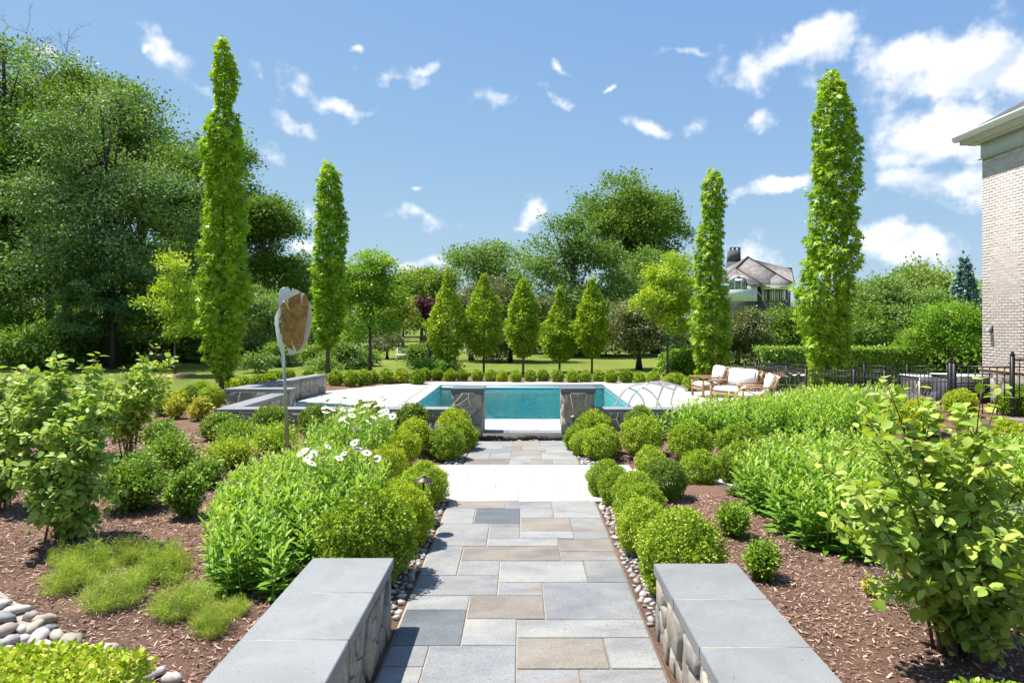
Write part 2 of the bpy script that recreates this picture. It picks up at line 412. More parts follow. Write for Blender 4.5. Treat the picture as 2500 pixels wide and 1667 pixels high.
def pebblemat():
    m, nt, L = newmat('river_pebble'); v, r = objvec(nt)
    c = ramp(nt, [(0, (.40, .385, .36)), (.18, (.54, .52, .48)), (.34, (.20, .20, .20)), (.5, (.42, .34, .25)), (.62, (.56, .53, .47)), (.75, (.28, .235, .20)), (.88, (.44, .35, .31)), (1, (.33, .325, .32))], r)
    n = noise(nt, 14, 7, .7, v, .5); c = mixc(nt, c, ramp(nt, [(.3, (.62, .62, .62)), (.6, (1.1, 1.1, 1.1))], n), .8, 'MULTIPLY')
    return finish(m, nt, c, .7, noise(nt, 30, 6, .7, v), .4, .004, .3)
M_PEB = pebblemat()
def mulchmat():
    m, nt, L = newmat('mulch'); v, r = objvec(nt, world=True)
    n = noise(nt, 46, 8, .8, v, 1.2); b = noise(nt, .9, 4, .6, v)
    c = ramp(nt, [(.3, (0.082, 0.046, 0.031)), (.5, (0.215, 0.131, 0.095)), (.68, (0.366, 0.235, 0.182))], n)
    c = mixc(nt, c, ramp(nt, [(.35, (.75, .75, .75)), (.65, (1.15, 1.12, 1.1))], b), 1, 'MULTIPLY')
    return finish(m, nt, c, .95, n, 1.0, .03, .1)
M_MULCH = mulchmat()
M_CHIP = leafmat('mulch_chip', [(0, (0.137, 0.078, 0.058)), (.35, (0.285, 0.179, 0.133)), (.7, (0.412, 0.271, 0.206)), (.93, (0.526, 0.366, 0.280)), (1, (0.664, 0.489, 0.365))], trans=0.0, rough=.9, obvar=0, spec=.1)
def lawnmat():
    m, nt, L = newmat('lawn'); v, r = objvec(nt, world=True)
    n = noise(nt, .35, 5, .6, v, .5); f = noise(nt, 9, 6, .8, v); g = noise(nt, 60, 4, .8, v)
    c = ramp(nt, [(.3, (0.134, 0.190, 0.028)), (.5, (0.190, 0.246, 0.034)), (.7, (0.246, 0.280, 0.056))], n)
    c = mixc(nt, c, ramp(nt, [(.3, (.6, .62, .5)), (.65, (1.2, 1.18, 1.1))], f), .8, 'MULTIPLY')
    c = mixc(nt, c, ramp(nt, [(.3, (.7, .7, .7)), (.7, (1.2, 1.2, 1.2))], g), .8, 'MULTIPLY')
    return finish(m, nt, c, .8, g, 1.0, .05, .2)
M_LAWN = lawnmat()

# --- timber, metal, cloth
M_IRON = plain('black_iron', (.012, .012, .013), .45, .0, var=.2, bstr=.1)
M_STEEL = plain('stainless_steel', (.72, .69, .65), .32, .75, var=.05, scale=20, bstr=.05)
M_POLE = plain('galvanised_pole', (.40, .41, .38), .45, .7, var=.12, scale=30)
M_BRUSH = plain('brushed_steel', (.72, .72, .70), .42, .45, var=.12, scale=30, bstr=.15)
M_BRONZE_L = plain('lamp_bronze', (.085, .07, .058), .5, .6, var=.2)
M_CUSH = plain('white_cushion', (0.819, 0.809, 0.788), .9, var=.03, scale=40, bstr=.2)
def teakmat():
    m, nt, L = newmat('teak'); v, r = objvec(nt, (3, 3, 1.2))
    n = noise(nt, 9, 6, .65, v, 1.5)
    return finish(m, nt, ramp(nt, [(.3, (.30, .17, .075)), (.55, (.43, .26, .125)), (.75, (.53, .35, .19))], n), .55, n, .2, .003)
M_TEAK = teakmat()
def coppermat():
    m, nt, L = newmat('patinated_bronze'); v, r = objvec(nt)
    n = noise(nt, 4.5, 8, .72, v, 1.2); s = noise(nt, 18, 6, .7, v)
    c = ramp(nt, [(.30, (.07, .036, .018)), (.40, (.22, .11, .036)), (.55, (.38, .205, .065)), (.75, (.48, .29, .11))], n)
    c = mixc(nt, c, (.06, .035, .03), ramp(nt, [(.60, (0, 0, 0)), (.70, (.8, .8, .8))], s))
    return finish(m, nt, c, .42, s, .2, .003, .5, .35)
M_BRONZE = coppermat()
M_FABRIC = plain('black_geotextile', (.03, .03, .034), .85, var=.3, scale=25, bstr=.6, bdist=.01)
M_WHITE = plain('white_paint', (.76, .77, .78), .5, var=.03)
M_TRIM = plain('cream_trim', (.66, .62, .54), .55, var=.04)
M_GUTTER = plain('gutter_white', (.72, .72, .70), .4, var=.03)
def barkmat(name, a, b):
    m, nt, L = newmat(name); v, r = objvec(nt, (1, 1, .35))
    n = noise(nt, 14, 7, .7, v, .6)
    return finish(m, nt, ramp(nt, [(.3, a), (.7, b)], n), .95, n, .8, .03, .15)
M_BARK = barkmat('bark_grey', (.07, .055, .045), (.20, .165, .135))
M_BARKD = barkmat('bark_dark', (.03, .025, .02), (.09, .075, .06))
M_TWIG = barkmat('twig_brown', (.12, .075, .04), (.24, .16, .09))
M_STEM = leafmat('green_stem', [(0, (.10, .17, .03)), (1, (.19, .26, .06))], trans=.1, obvar=0)

# --- foliage kinds
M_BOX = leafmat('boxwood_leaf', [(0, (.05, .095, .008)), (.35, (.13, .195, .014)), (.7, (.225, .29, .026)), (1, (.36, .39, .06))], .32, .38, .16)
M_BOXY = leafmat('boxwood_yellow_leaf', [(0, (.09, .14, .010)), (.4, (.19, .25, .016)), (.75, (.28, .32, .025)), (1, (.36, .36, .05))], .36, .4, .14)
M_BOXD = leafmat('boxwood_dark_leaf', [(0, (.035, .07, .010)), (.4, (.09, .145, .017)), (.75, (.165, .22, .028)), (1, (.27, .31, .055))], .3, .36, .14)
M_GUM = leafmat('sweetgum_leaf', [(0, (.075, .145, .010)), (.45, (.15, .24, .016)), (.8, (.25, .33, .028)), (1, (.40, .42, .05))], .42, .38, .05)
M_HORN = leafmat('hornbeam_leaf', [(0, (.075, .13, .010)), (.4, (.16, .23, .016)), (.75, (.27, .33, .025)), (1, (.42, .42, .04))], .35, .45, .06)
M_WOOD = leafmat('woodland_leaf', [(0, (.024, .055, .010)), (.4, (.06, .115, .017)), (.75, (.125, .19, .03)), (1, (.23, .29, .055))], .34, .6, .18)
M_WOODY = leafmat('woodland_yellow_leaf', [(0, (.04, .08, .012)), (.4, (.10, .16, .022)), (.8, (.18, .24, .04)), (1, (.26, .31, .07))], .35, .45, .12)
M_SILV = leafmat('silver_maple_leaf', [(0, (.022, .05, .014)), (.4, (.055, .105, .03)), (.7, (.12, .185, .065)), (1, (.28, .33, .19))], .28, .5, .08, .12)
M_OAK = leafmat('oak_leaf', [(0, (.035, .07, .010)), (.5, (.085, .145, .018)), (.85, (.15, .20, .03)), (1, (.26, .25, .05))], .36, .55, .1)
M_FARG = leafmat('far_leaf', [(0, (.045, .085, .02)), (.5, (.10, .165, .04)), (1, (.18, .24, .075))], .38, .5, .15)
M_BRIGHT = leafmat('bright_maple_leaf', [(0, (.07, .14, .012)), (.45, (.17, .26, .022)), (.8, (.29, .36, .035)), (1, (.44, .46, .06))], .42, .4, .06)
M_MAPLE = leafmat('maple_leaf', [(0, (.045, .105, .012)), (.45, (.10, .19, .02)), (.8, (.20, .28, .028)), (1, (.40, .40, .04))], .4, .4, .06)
M_COPPER = leafmat('copper_crab_leaf', [(0, (.03, .04, .014)), (.45, (.075, .095, .03)), (.75, (.13, .13, .06)), (1, (.22, .16, .11))], .25, .38, .1)
M_PURPLE = leafmat('purple_plum_leaf', [(0, (.025, .010, .014)), (.5, (.065, .022, .032)), (1, (.15, .05, .06))], .25, .4, .05, tcol=(1, .4, .4))
M_ORANGE = leafmat('orange_tip_leaf', [(0, (.05, .10, .015)), (.5, (.12, .17, .02)), (.8, (.22, .17, .03)), (1, (.34, .14, .05))], .35, .45, .06)
M_SPRUCE = leafmat('blue_spruce_needle', [(0, (.03, .06, .055)), (.5, (.075, .13, .12)), (1, (.16, .23, .22))], .08, .6, .04)
M_WILLOW = leafmat('willow_leaf', [(0, (.06, .10, .025)), (.5, (.14, .19, .05)), (1, (.24, .29, .10))], .3, .5, .04)
M_DAISY = leafmat('daisy_leaf', [(0, (.05, .12, .016)), (.4, (.10, .19, .022)), (.75, (.17, .26, .03)), (1, (.26, .33, .05))], .38, .5, .06, .22)
M_VIB = leafmat('viburnum_leaf', [(0, (0.094, 0.160, 0.020)), (.4, (0.176, 0.248, 0.040)), (.75, (0.270, 0.330, 0.072)), (1, (0.407, 0.418, 0.066))], .40, .46, .03)
M_VIBL = leafmat('grey_viburnum_leaf', [(0, (0.084, 0.147, 0.031)), (.4, (0.162, 0.236, 0.050)), (.75, (0.252, 0.319, 0.077)), (1, (0.396, 0.425, 0.077))], .36, .44, .03)
M_COREO = leafmat('threadleaf', [(0, (.08, .14, .03)), (.5, (.20, .27, .05)), (1, (.40, .42, .05))], .3, .5, .05)
M_SHRUB = leafmat('low_shrub_leaf', [(0, (.055, .115, .016)), (.45, (.115, .20, .028)), (.8, (.19, .27, .04)), (1, (.30, .36, .07))], .3, .45, .08, .3)
M_SPIREA = leafmat('spirea_leaf', [(0, (.08, .15, .02)), (.5, (.20, .29, .035)), (.85, (.34, .38, .05)), (1, (.42, .24, .08))], .36, .45, .05)
M_GOLD = leafmat('gold_shrub_leaf', [(0, (.16, .15, .02)), (.5, (.35, .31, .045)), (1, (.56, .47, .10))], .35, .45, .04)
M_LAV = leafmat('lavender_leaf', [(0, (.10, .15, .07)), (1, (.22, .28, .13))], .2, .6, .04)
M_LAVF = leafmat('lavender_flower', [(0, (.15, .12, .26)), (1, (.34, .28, .46))], .2, .7, .03, tcol=(1, 1, 1))
M_PETAL = plain('white_petal', (.82, .82, .80), .6, var=.03, scale=40)
M_EYE = plain('daisy_eye', (.62, .36, .02), .8, var=.2, scale=60)
M_BUD = leafmat('daisy_bud', [(0, (.42, .42, .15)), (1, (.62, .57, .30))], .0, .8, 0, .05)
M_YFLOW = plain('yellow_petal', (.75, .45, .01), .6, var=.1)

# ------------------------------------------------------------------ helpers: plants
T_QUAD = (np.array([[0, 0, 0], [.45, .30, .05], [1, 0, -.05], [.45, -.30, .05]]), np.array([[0, 1, 2, 3]]))
T_BOX = (np.array([[0, 0, 0], [.5, .36, .06], [1, 0, -.04], [.5, -.36, .06]]), np.array([[0, 1, 2, 3]]))
T_FOLD = (np.array([[0, 0, 0], [1, 0, -.06], [.30, .30, .08], [.72, .24, .05], [.30, -.30, .08], [.72, -.24, .05]]), np.array([[0, 1, 3, 2], [0, 4, 5, 1]]))
def _star():
    V = [(0.42, 0, .04)]
    for k in range(10):
        a = math.radians(-180 + 36 * k); r = (.58 if k % 2 else .20)
        if k == 0: r = .30
        V.append((.42 + r * math.cos(a), r * math.sin(a), -.10 * r if k % 2 else .02))
    Fc = [[0, 1 + (2 * i) % 10, 1 + (2 * i + 1) % 10, 1 + (2 * i + 2) % 10] for i in range(5)]
    return np.array(V), np.array(Fc)
T_STAR = _star()
def _broad(w=.34, droop=.18, n=4):
    """leaf with a creased midrib and a drooping tip"""
    xs = np.linspace(0, 1, n + 1); V = []; Fc = []
    hw = w * np.sin(np.pi * np.clip(xs, 0, 1) ** .8) ** .75; hw[0] = .02; hw[-1] = .004
    for x, h in zip(xs, hw):
        z = -droop * x * x
        V += [(x, h, z + .10 * h), (x, 0, z - .06 * h), (x, -h, z + .10 * h)]
    for i in range(n):
        a = 3 * i; Fc += [[a, a + 1, a + 4, a + 3], [a + 1, a + 2, a + 5, a + 4]]
    return np.array(V), np.array(Fc)
T_OVATE = _broad(.36, .20, 4)
T_LANCE = _broad(.15, .24, 3)
T_THREAD = (np.array([[0, .03, 0], [0, -.03, 0], [.6, -.035, .05], [1, 0, 0], [.6, .035, .05]]), np.array([[0, 1, 2, 4], [4, 2, 3, 3]]))
T_THREAD = (np.array([[0, .035, 0], [0, -.035, 0], [1, -.02, .03], [1, .02, .03]]), np.array([[0, 1, 2, 3]]))

def nrm(a): return a / (np.linalg.norm(a, axis=-1, keepdims=True) + 1e-9)
def cards(P, T, N, size, tpl, rnd, m=0):
    """one leaf per point: T leaf axis, N leaf normal"""
    T = nrm(T); B = nrm(np.cross(N, T)); N = np.cross(T, B)
    tv, tf = tpl; k = len(tv); n = len(P); size = np.broadcast_to(np.asarray(size, float), (n,))
    V = P[:, None] + size[:, None, None] * (tv[None, :, 0:1] * T[:, None] + tv[None, :, 1:2] * B[:, None] + tv[None, :, 2:3] * N[:, None])
    Fc = (tf[None] + (np.arange(n) * k)[:, None, None]).reshape(-1, tf.shape[1])
    return (V.reshape(-1, 3), Fc, m, np.repeat(np.asarray(rnd, np.float32), k))
def rsph(rng, n): return nrm(rng.normal(size=(n, 3)))

def crown_parts(rng, ell, n_cl, lpc, cr, ls, tpl=T_QUAD, flat=.65, shell=.5, up=.55, m=0):
    """leaf clumps spread through a union of ellipsoids (cx,cy,cz,rx,ry,rz)"""
    # boughs on the shell of the crown, leaf clumps gathered on each bough: lit tops, dark hollows between
    E = np.array(ell, float); vol = E[:, 3] * E[:, 4] * E[:, 5]; nb = max(6, n_cl // 9); wv = (vol ** .75) / (vol ** .75).sum()
    pk = rng.choice(len(E), nb, p=wv); Db = rsph(rng, nb); Db[:, 2] = np.where(Db[:, 2] < -.5, -Db[:, 2] * .4, Db[:, 2])
    Db = nrm(Db); Cb = E[pk, :3] + Db * E[pk, 3:] * (shell + (1 - shell) * rng.random(nb) ** .6)[:, None]
    bi = rng.integers(0, nb, n_cl); q = np.clip(rng.normal(size=(n_cl, 3)), -1.6, 1.6) * np.array([.9, .9, .36]) * cr
    q[:, 2] -= .16 * (q[:, 0] ** 2 + q[:, 1] ** 2) / cr
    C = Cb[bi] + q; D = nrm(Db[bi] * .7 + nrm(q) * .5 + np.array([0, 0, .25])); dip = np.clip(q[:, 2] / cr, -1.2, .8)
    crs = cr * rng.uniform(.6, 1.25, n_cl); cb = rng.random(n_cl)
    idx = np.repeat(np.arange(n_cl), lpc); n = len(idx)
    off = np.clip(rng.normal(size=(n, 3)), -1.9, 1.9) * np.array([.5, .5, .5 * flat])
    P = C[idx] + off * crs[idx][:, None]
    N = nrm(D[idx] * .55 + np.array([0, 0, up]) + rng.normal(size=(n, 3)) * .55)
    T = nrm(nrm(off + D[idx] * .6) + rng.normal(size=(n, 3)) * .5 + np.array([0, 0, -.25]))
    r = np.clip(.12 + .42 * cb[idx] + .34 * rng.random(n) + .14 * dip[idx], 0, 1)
    return C, cards(P, T, N, ls * rng.uniform(.65, 1.3, n), tpl, r, m)
def limb_parts(rng, base, C, trunk_top, r0, n_limb, m=0, lean=(0, 0)):
    """tapered trunk with limbs reaching to leaf clumps"""
    bx, by, bz = base; H = trunk_top
    zs = np.linspace(bz, H, 7); k = (zs - bz) / max(.01, H - bz)
    tp = np.stack([bx + lean[0] * k ** 2 + rng.normal(size=7) * r0 * .35 * k, by + lean[1] * k ** 2 + rng.normal(size=7) * r0 * .35 * k, zs], 1)
    rr = r0 * (1.0 - .82 * k); rr[0] = r0 * 1.45
    parts = [tube(tp, rr, 8, m)]
    sel = rng.choice(len(C), min(n_limb, len(C)), replace=False)
    for s in sel:
        c = C[s]; t = rng.uniform(.35, .95); a = tp[0] + (tp[-1] - tp[0]) * t
        a = np.array([np.interp(t, k, tp[:, 0]), np.interp(t, k, tp[:, 1]), bz + (H - bz) * t])
        if c[2] < a[2]: c = c.copy(); c[2] = c[2] * .6 + a[2] * .4
        mid = (a + c) / 2 + np.array([0, 0, .08 * np.linalg.norm(c - a)])
        q = np.linspace(0, 1, 5)[:, None]; pts = (1 - q) ** 2 * a + 2 * q * (1 - q) * mid + q * q * c
        rb = np.interp(t, k, rr) * .5
        parts.append(tube(pts, np.linspace(rb, rb * .18, 5), 5, m))
    return parts
def tree(name, label, x, y, ell, leaf, n_cl=260, lpc=40, cr=.8, ls=.25, r0=.2, n_limb=26, seed=1, bark=None, group=None, tpl=T_QUAD,
         flat=.65, shell=.5, up=.55, z0=-.06, trunk_top=None, cat='tree', lean=(0, 0)):
    rng = np.random.default_rng(seed)
    t = thing(name, label, cat, (x, y, z0), 0, group)
    C, lp = crown_parts(rng, ell, n_cl, lpc, cr, ls, tpl, flat, shell, up)
    top = trunk_top or max(e[2] + e[5] * .6 for e in ell)
    obj('trunk', limb_parts(rng, (0, 0, 0), C, top, r0, n_limb, lean=lean), bark or M_BARK, t, True)
    obj('crown', [lp], leaf, t)
    return t
def column_parts(rng, prof, n, ls, cx=0, cy=0, tpl=T_STAR, droop=.5, lump=.22, m=0):
    """narrow columnar crown; prof: (z, radius)"""
    zs = np.array([p[0] for p in prof]); rs = np.array([p[1] for p in prof])
    zz = np.linspace(zs[0], zs[-1], 200); w = np.interp(zz, zs, rs) + .05; cdf = np.cumsum(w); cdf /= cdf[-1]
    z = np.interp(rng.random(n), cdf, zz); a = rng.random(n) * 2 * math.pi
    R = np.interp(z, zs, rs)
    lumps = 1 + lump * (np.sin(a * 3 + z * 2.3) * .5 + np.sin(a * 5 - z * 4.1 + 1.3) * .35 + np.sin(z * 9 + a * 2) * .4)
    rad = R * lumps * (.35 + .65 * np.sqrt(rng.random(n)))
    P = np.stack([cx + rad * np.cos(a), cy + rad * np.sin(a), z], 1)
    out = np.stack([np.cos(a), np.sin(a), np.zeros(n)], 1)
    N = nrm(out * .6 + np.array([0, 0, .6]) + rng.normal(size=(n, 3)) * .45)
    T = nrm(out * .8 + np.array([0, 0, -droop]) + rng.normal(size=(n, 3)) * .55)
    tip = np.clip((z - zs[0]) / (zs[-1] - zs[0]), 0, 1)
    clump = .5 + .5 * np.sin(a * 4 + z * 3.7) * np.sin(z * 2.9 - a)
    r = np.clip(.44 * rng.random(n) + .36 * clump + .2 * tip ** 6, 0, 1)
    return cards(P, T, N, ls * rng.uniform(.65, 1.25, n), tpl, r, m)

def ball_mesh(name, seed, n_tuft, lpt, ls, mat, sq=1.0, tuft_r=.13, rough=.05):
    """unit clipped ball of leaves (radius 1 centred at height .86)"""
    rng = np.random.default_rng(seed)
    D = rsph(rng, n_tuft); D = D[D[:, 2] > -.86]; n_t = len(D)
    lum = 1 + rough * (np.sin(D[:, 0] * 6 + seed) + np.sin(D[:, 1] * 7 + 2 * seed) * .8 + np.sin(D[:, 2] * 8 + seed * 3) * .7)
    rad = lum * (1 - .34 * rng.random(n_t) ** 1.7)
    C = D * rad[:, None]
    idx = np.repeat(np.arange(n_t), lpt); n = len(idx)
    off = np.clip(rng.normal(size=(n, 3)), -1.5, 1.5) * tuft_r * .5
    P = C[idx] + off - D[idx] * tuft_r * .4
    T = nrm(D[idx] * .30 + nrm(off) * .9 + rng.normal(size=(n, 3)) * .4)
    N = nrm(D[idx] * .7 + rng.normal(size=(n, 3)) * .5 + np.array([0, 0, .25]))
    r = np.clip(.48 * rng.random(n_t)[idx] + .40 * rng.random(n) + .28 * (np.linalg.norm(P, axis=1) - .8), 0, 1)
    P = P + np.array([0, 0, .86]); P[:, 2] = np.maximum(P[:, 2], .05)
    return mk(name, [cards(P, T, N, ls * rng.uniform(.7, 1.3, n), T_BOX, r)], mat)
def stem_mesh(name='stem', seed=3):
    rng = np.random.default_rng(seed); parts = []
    for i in range(7):
        a = rng.random() * 6.28; q = rng.uniform(.3, .62)
        e = np.array([q * math.cos(a), q * math.sin(a), rng.uniform(.6, 1.2)])
        parts.append(tube([(0.05 * math.cos(a), .05 * math.sin(a), -.08), tuple(e * .45), tuple(e)], [.05, .03, .012], 5))
    return mk(name, parts, M_TWIG)

def shrub_parts(rng, h, r, n_stem, lpst, ls, tpl, spread=1.0, fill=.7, m=0, upness=.4, top_bias=.6):
    """several stems from one base with leaves along them; returns leaf part and stem parts"""
    st = []; Ps = []; Ts = []; Ns = []; Rs = []
    for i in range(n_stem):
        a = rng.random() * 2 * math.pi; q = math.sqrt(rng.random()) * spread
        e = np.array([r * q * math.cos(a), r * q * math.sin(a), h * (1 - .55 * q ** 3) * rng.uniform(.75, 1.0)])
        m1 = np.array([e[0] * .35, e[1] * .35, e[2] * .55]); k = np.linspace(0, 1, 6)[:, None]
        b0 = np.array([rng.normal() * r * .06, rng.normal() * r * .06, -.04])
        pts = (1 - k) ** 2 * b0 + 2 * k * (1 - k) * m1 + k * k * e
        st.append(tube(pts, np.linspace(.006 * h + .003, .002, 6), 4, 1, cap=False))
        t = rng.random(lpst) ** top_bias * (1 - fill * .5) + fill * .5 * rng.random(lpst); t = np.clip(t, .12, 1)
        tt = t[:, None]; pos = (1 - tt) ** 2 * b0 + 2 * tt * (1 - tt) * m1 + tt * tt * e
        off = rng.normal(size=(lpst, 3)) * r * .10
        d = nrm(off + rng.normal(size=(lpst, 3)) * .02 + np.array([math.cos(a), math.sin(a), 0]) * .03 * r)
        Ps.append(pos + off); Ts.append(d + np.array([0, 0, upness])); Ns.append(np.array([0, 0, 1.0]) + rng.normal(size=(lpst, 3)) * .5)
        Rs.append(np.clip(.25 + .5 * t * rng.random(lpst) + .4 * (rng.random(lpst) - .3), 0, 1))
    P = np.concatenate(Ps); n = len(P)
    return cards(P, np.concatenate(Ts), np.concatenate(Ns), ls * rng.uniform(.6, 1.25, n), tpl, np.concatenate(Rs), m), st

def viburnum(label, base, targets, leaf, ls, seed, group, leaves_per=60, side=4):
    """multi-stemmed shrub: main stems to given tips, side shoots, opposite pairs of broad leaves"""
    rng = np.random.default_rng(seed); t = thing('viburnum_shrub', label, 'shrub', base, 0, group)
    b = np.array(base); st = []; Ps = []; Ts = []; Ns = []; Rs = []
    for tg in targets:
        e = np.array(tg) - b; b0 = np.array([rng.normal() * .07, rng.normal() * .07, -.05])
        m1 = np.array([e[0] * .30, e[1] * .30, e[2] * .55]) + rng.normal(size=3) * .05
        q = np.linspace(0, 1, 9)[:, None]; pts = (1 - q) ** 2 * b0 + 2 * q * (1 - q) * m1 + q * q * e
        st.append(tube(pts, np.linspace(.013, .003, 9), 6))
        shoots = [(pts[2:], 1.0)]
        for s in range(side):
            k = rng.uniform(.3, .92); o = (1 - k) ** 2 * b0 + 2 * k * (1 - k) * m1 + k * k * e
            dirn = nrm(rng.normal(size=3) * np.array([1, 1, .3]) + np.array([0, 0, .45])); ln = rng.uniform(.18, .42)
            sp = np.stack([o, o + dirn * ln * .5 + np.array([0, 0, .02]), o + dirn * ln]); st.append(tube(sp, [.005, .004, .002], 4)); shoots.append((sp, .6))
        for sp, wgt in shoots:
            nl = max(4, int(leaves_per * wgt * .5 * rng.uniform(.7, 1.2)) // 2); L = np.linspace(0, len(sp) - 1, nl)
            for j, f in enumerate(L):
                i0 = min(int(f), len(sp) - 2); o = sp[i0] + (sp[i0 + 1] - sp[i0]) * (f - i0); ax = nrm(sp[i0 + 1] - sp[i0])
                a = (j % 2) * math.pi / 2 + rng.normal() * .4
                s1 = nrm(np.cross(ax, [0.31, .55, .77])); s2 = np.cross(ax, s1); sd = math.cos(a) * s1 + math.sin(a) * s2
                for sg in (1, -1):
                    dv = nrm(sd * sg + ax * .35 + rng.normal(size=3) * .18); dv[2] = dv[2] * .6 + rng.uniform(-.25, .15)
                    Ps.append(o + dv * .02); Ts.append(dv); Ns.append(np.array([0, 0, 1.0]) + rng.normal(size=3) * .35)
                    Rs.append(np.clip(.25 + .35 * f / len(sp) + .45 * (rng.random() - .3), 0, 1))
                    if rng.random() < .55:
                        Ps.append(o + rng.normal(size=3) * .05); Ts.append(nrm(dv + rng.normal(size=3) * .7)); Ns.append(np.array([0, 0, 1.0]) + rng.normal(size=3) * .5); Rs.append(rng.random() * .7)
    n = len(Ps)
    obj('stems', st, M_TWIG, t, True)
    obj('foliage', [cards(np.array(Ps), np.array(Ts), np.array(Ns), ls * rng.uniform(.6, 1.2, n), T_OVATE, np.array(Rs))], leaf, t)
    return t

def flower_meshes():
    V = []; Fc = []
    for k in range(17):
        a = 2 * math.pi * k / 17; ca, sa = math.cos(a), math.sin(a); w = .20; o = len(V)
        for (x, y, z) in ((.25, .07, .02), (.25, -.07, .02), (.7, -.12, .05), (1.0, -.05, -.02), (1.0, .05, -.02), (.7, .12, .05)):
            V.append((x * ca - y * sa, x * sa + y * ca, z))
        Fc.append([o, o + 1, o + 2, o + 3, o + 4, o + 5])
    pet = (np.array(V) * .036, np.array(Fc), 0)
    eye = lathe([(.0115, .0), (.0125, .003), (.009, .0085), (.0, .010)], 10, 1)
    return mk('flower_head', [pet, eye], [M_PETAL, M_EYE])
FLOWER = flower_meshes()
def daisy_clump(label, poly, h, density, seed, flowers=(), bud=.35, group='shasta daisy clumps', leaf=None, base_up=0.0, lsz=1.0):
    """mass of upright leafy daisy stems over a footprint polygon (world xy)"""
    rng = np.random.default_rng(seed)
    xs = [p[0] for p in poly]; ys = [p[1] for p in poly]; cx, cy = sum(xs) / len(xs), sum(ys) / len(ys)
    sp = smooth_poly([(p[0], p[1], 0) for p in poly], 4); sp = [(p.x, p.y) for p in sp]
    area = (max(xs) - min(xs)) * (max(ys) - min(ys)); n = int(area * density)
    zb = gz(cx, cy); t = thing('shasta_daisy_clump', label, 'daisies', (cx, cy, zb), 0, group)
    stems = []; P = []; T = []; N = []; Sz = []; R = []; buds = []
    def edge(x, y):
        return min(math.hypot(x - p[0], y - p[1]) for p in sp)
    pts = [(rng.uniform(min(xs), max(xs)), rng.uniform(min(ys), max(ys))) for _ in range(n)]
    pts = [p for p in pts if inside(sp, *p)]
    for (x, y) in pts:
        e = edge(x, y); hh = h * (.62 + .38 * min(1, e / .35)) * rng.uniform(.82, 1.06); z0 = gz(x, y) - zb
        lx, ly = rng.normal() * .05, rng.normal() * .05
        if e < .25:
            dx, dy = x - cx, y - cy; l = math.hypot(dx, dy); lx += dx / l * .10; ly += dy / l * .10
        b = np.array([x - cx, y - cy, z0 - .02]); tp = np.array([x - cx + lx, y - cy + ly, z0 + hh])
        stems.append(tube([b, b * .5 + tp * .5 + np.array([lx * .15, ly * .15, 0]), tp], [.0045, .004, .003], 3, 0, cap=False))
        nl = int(rng.integers(15, 21)); k = (np.arange(nl) + rng.random(nl)) / nl * .97 + .02; a = np.arange(nl) * 2.4 + rng.random() * 6.28
        out = np.stack([np.cos(a), np.sin(a), np.zeros(nl)], 1)
        P.append(b + (tp - b) * k[:, None]); up = .2 + 1.7 * k ** 1.5
        T.append(out + np.stack([np.zeros(nl), np.zeros(nl), up], 1) + rng.normal(size=(nl, 3)) * .15)
        N.append(-out * up[:, None] * .6 + np.array([0, 0, 1.0]) + rng.normal(size=(nl, 3)) * .2)
        Sz.append((.20 - .11 * k) * rng.uniform(.75, 1.2, nl) * lsz); R.append(np.clip(.10 + .38 * k + .5 * rng.random(nl) * (.4 + .6 * k), 0, 1))
        if rng.random() < bud: buds.append(tp + np.array([0, 0, .03]))
    leaf = leaf or M_DAISY
    f = obj('foliage', stems + [cards(np.concatenate(P), np.concatenate(T), np.concatenate(N), np.concatenate(Sz), T_LANCE, np.concatenate(R), 1)], [M_STEM, leaf], t)
    if buds:
        bp = []
        for q in buds:
            s = rng.uniform(.7, 1.25); pr = lathe([(.004, -.035), (.004, -.006), (.0125 * s, 0), (.013 * s, .005), (.007 * s, .010), (0, .0105)], 7, 0, tuple(q))
            bp.append((pr[0], pr[1], 0, np.full(len(pr[0]), rng.random())))
        tag(obj('flower_buds', bp, M_BUD, t), kind='stuff')
    for (fx, fy, fz) in flowers:
        o = link('flower_head', FLOWER, t, (fx - cx, fy - cy, fz - zb)); s = rng.uniform(1.25, 1.65); o.scale = (s, s, s)
        o.rotation_euler = (rng.uniform(.15, .6), rng.normal() * .3, rng.random() * 6.28)
        b = (fx - cx + rng.normal() * .04, fy - cy + rng.normal() * .04, h * .45)
        stalk = obj('flower_stalk', [tube([b, (fx - cx, fy - cy, fz - zb)], [.004, .003], 4)], M_STEM, t)
    return t

# ------------------------------------------------------------------ the setting: lawn, beds, paving, pool
def lawn():
    rng = np.random.default_rng(5); n = 60
    base = np.concatenate([np.linspace(-1500, -110, 8), np.linspace(-100, 100, 50), np.linspace(110, 1500, 8)])
    qx = np.sort(np.concatenate([base, [-3.2, 3.2]])); qy = np.sort(np.concatenate([base + 40, [15.2, 25.1]]))
    X, Y = np.meshgrid(qx, qy); Z = -.07 + .10 * np.sin(X * .09 + 1) * np.sin(Y * .07) * np.clip((Y - 28) / 20, 0, 1) * np.clip((90 - Y) / 20, 0, 1)
    k = len(qx); V = np.stack([X, Y, Z], -1).reshape(-1, 3)
    Fc = np.array([[j * k + i, j * k + i + 1, (j + 1) * k + i + 1, (j + 1) * k + i] for j in range(len(qy) - 1) for i in range(k - 1)])
    # leave the pool basin open
    c = V[Fc].mean(1); keep = ~((np.abs(c[:, 0]) < 3.2) & (c[:, 1] > 15.2) & (c[:, 1] < 25.1))
    return tag(obj('lawn', [(V, Fc[keep])], M_LAWN, None, True), kind='structure')
lawn()

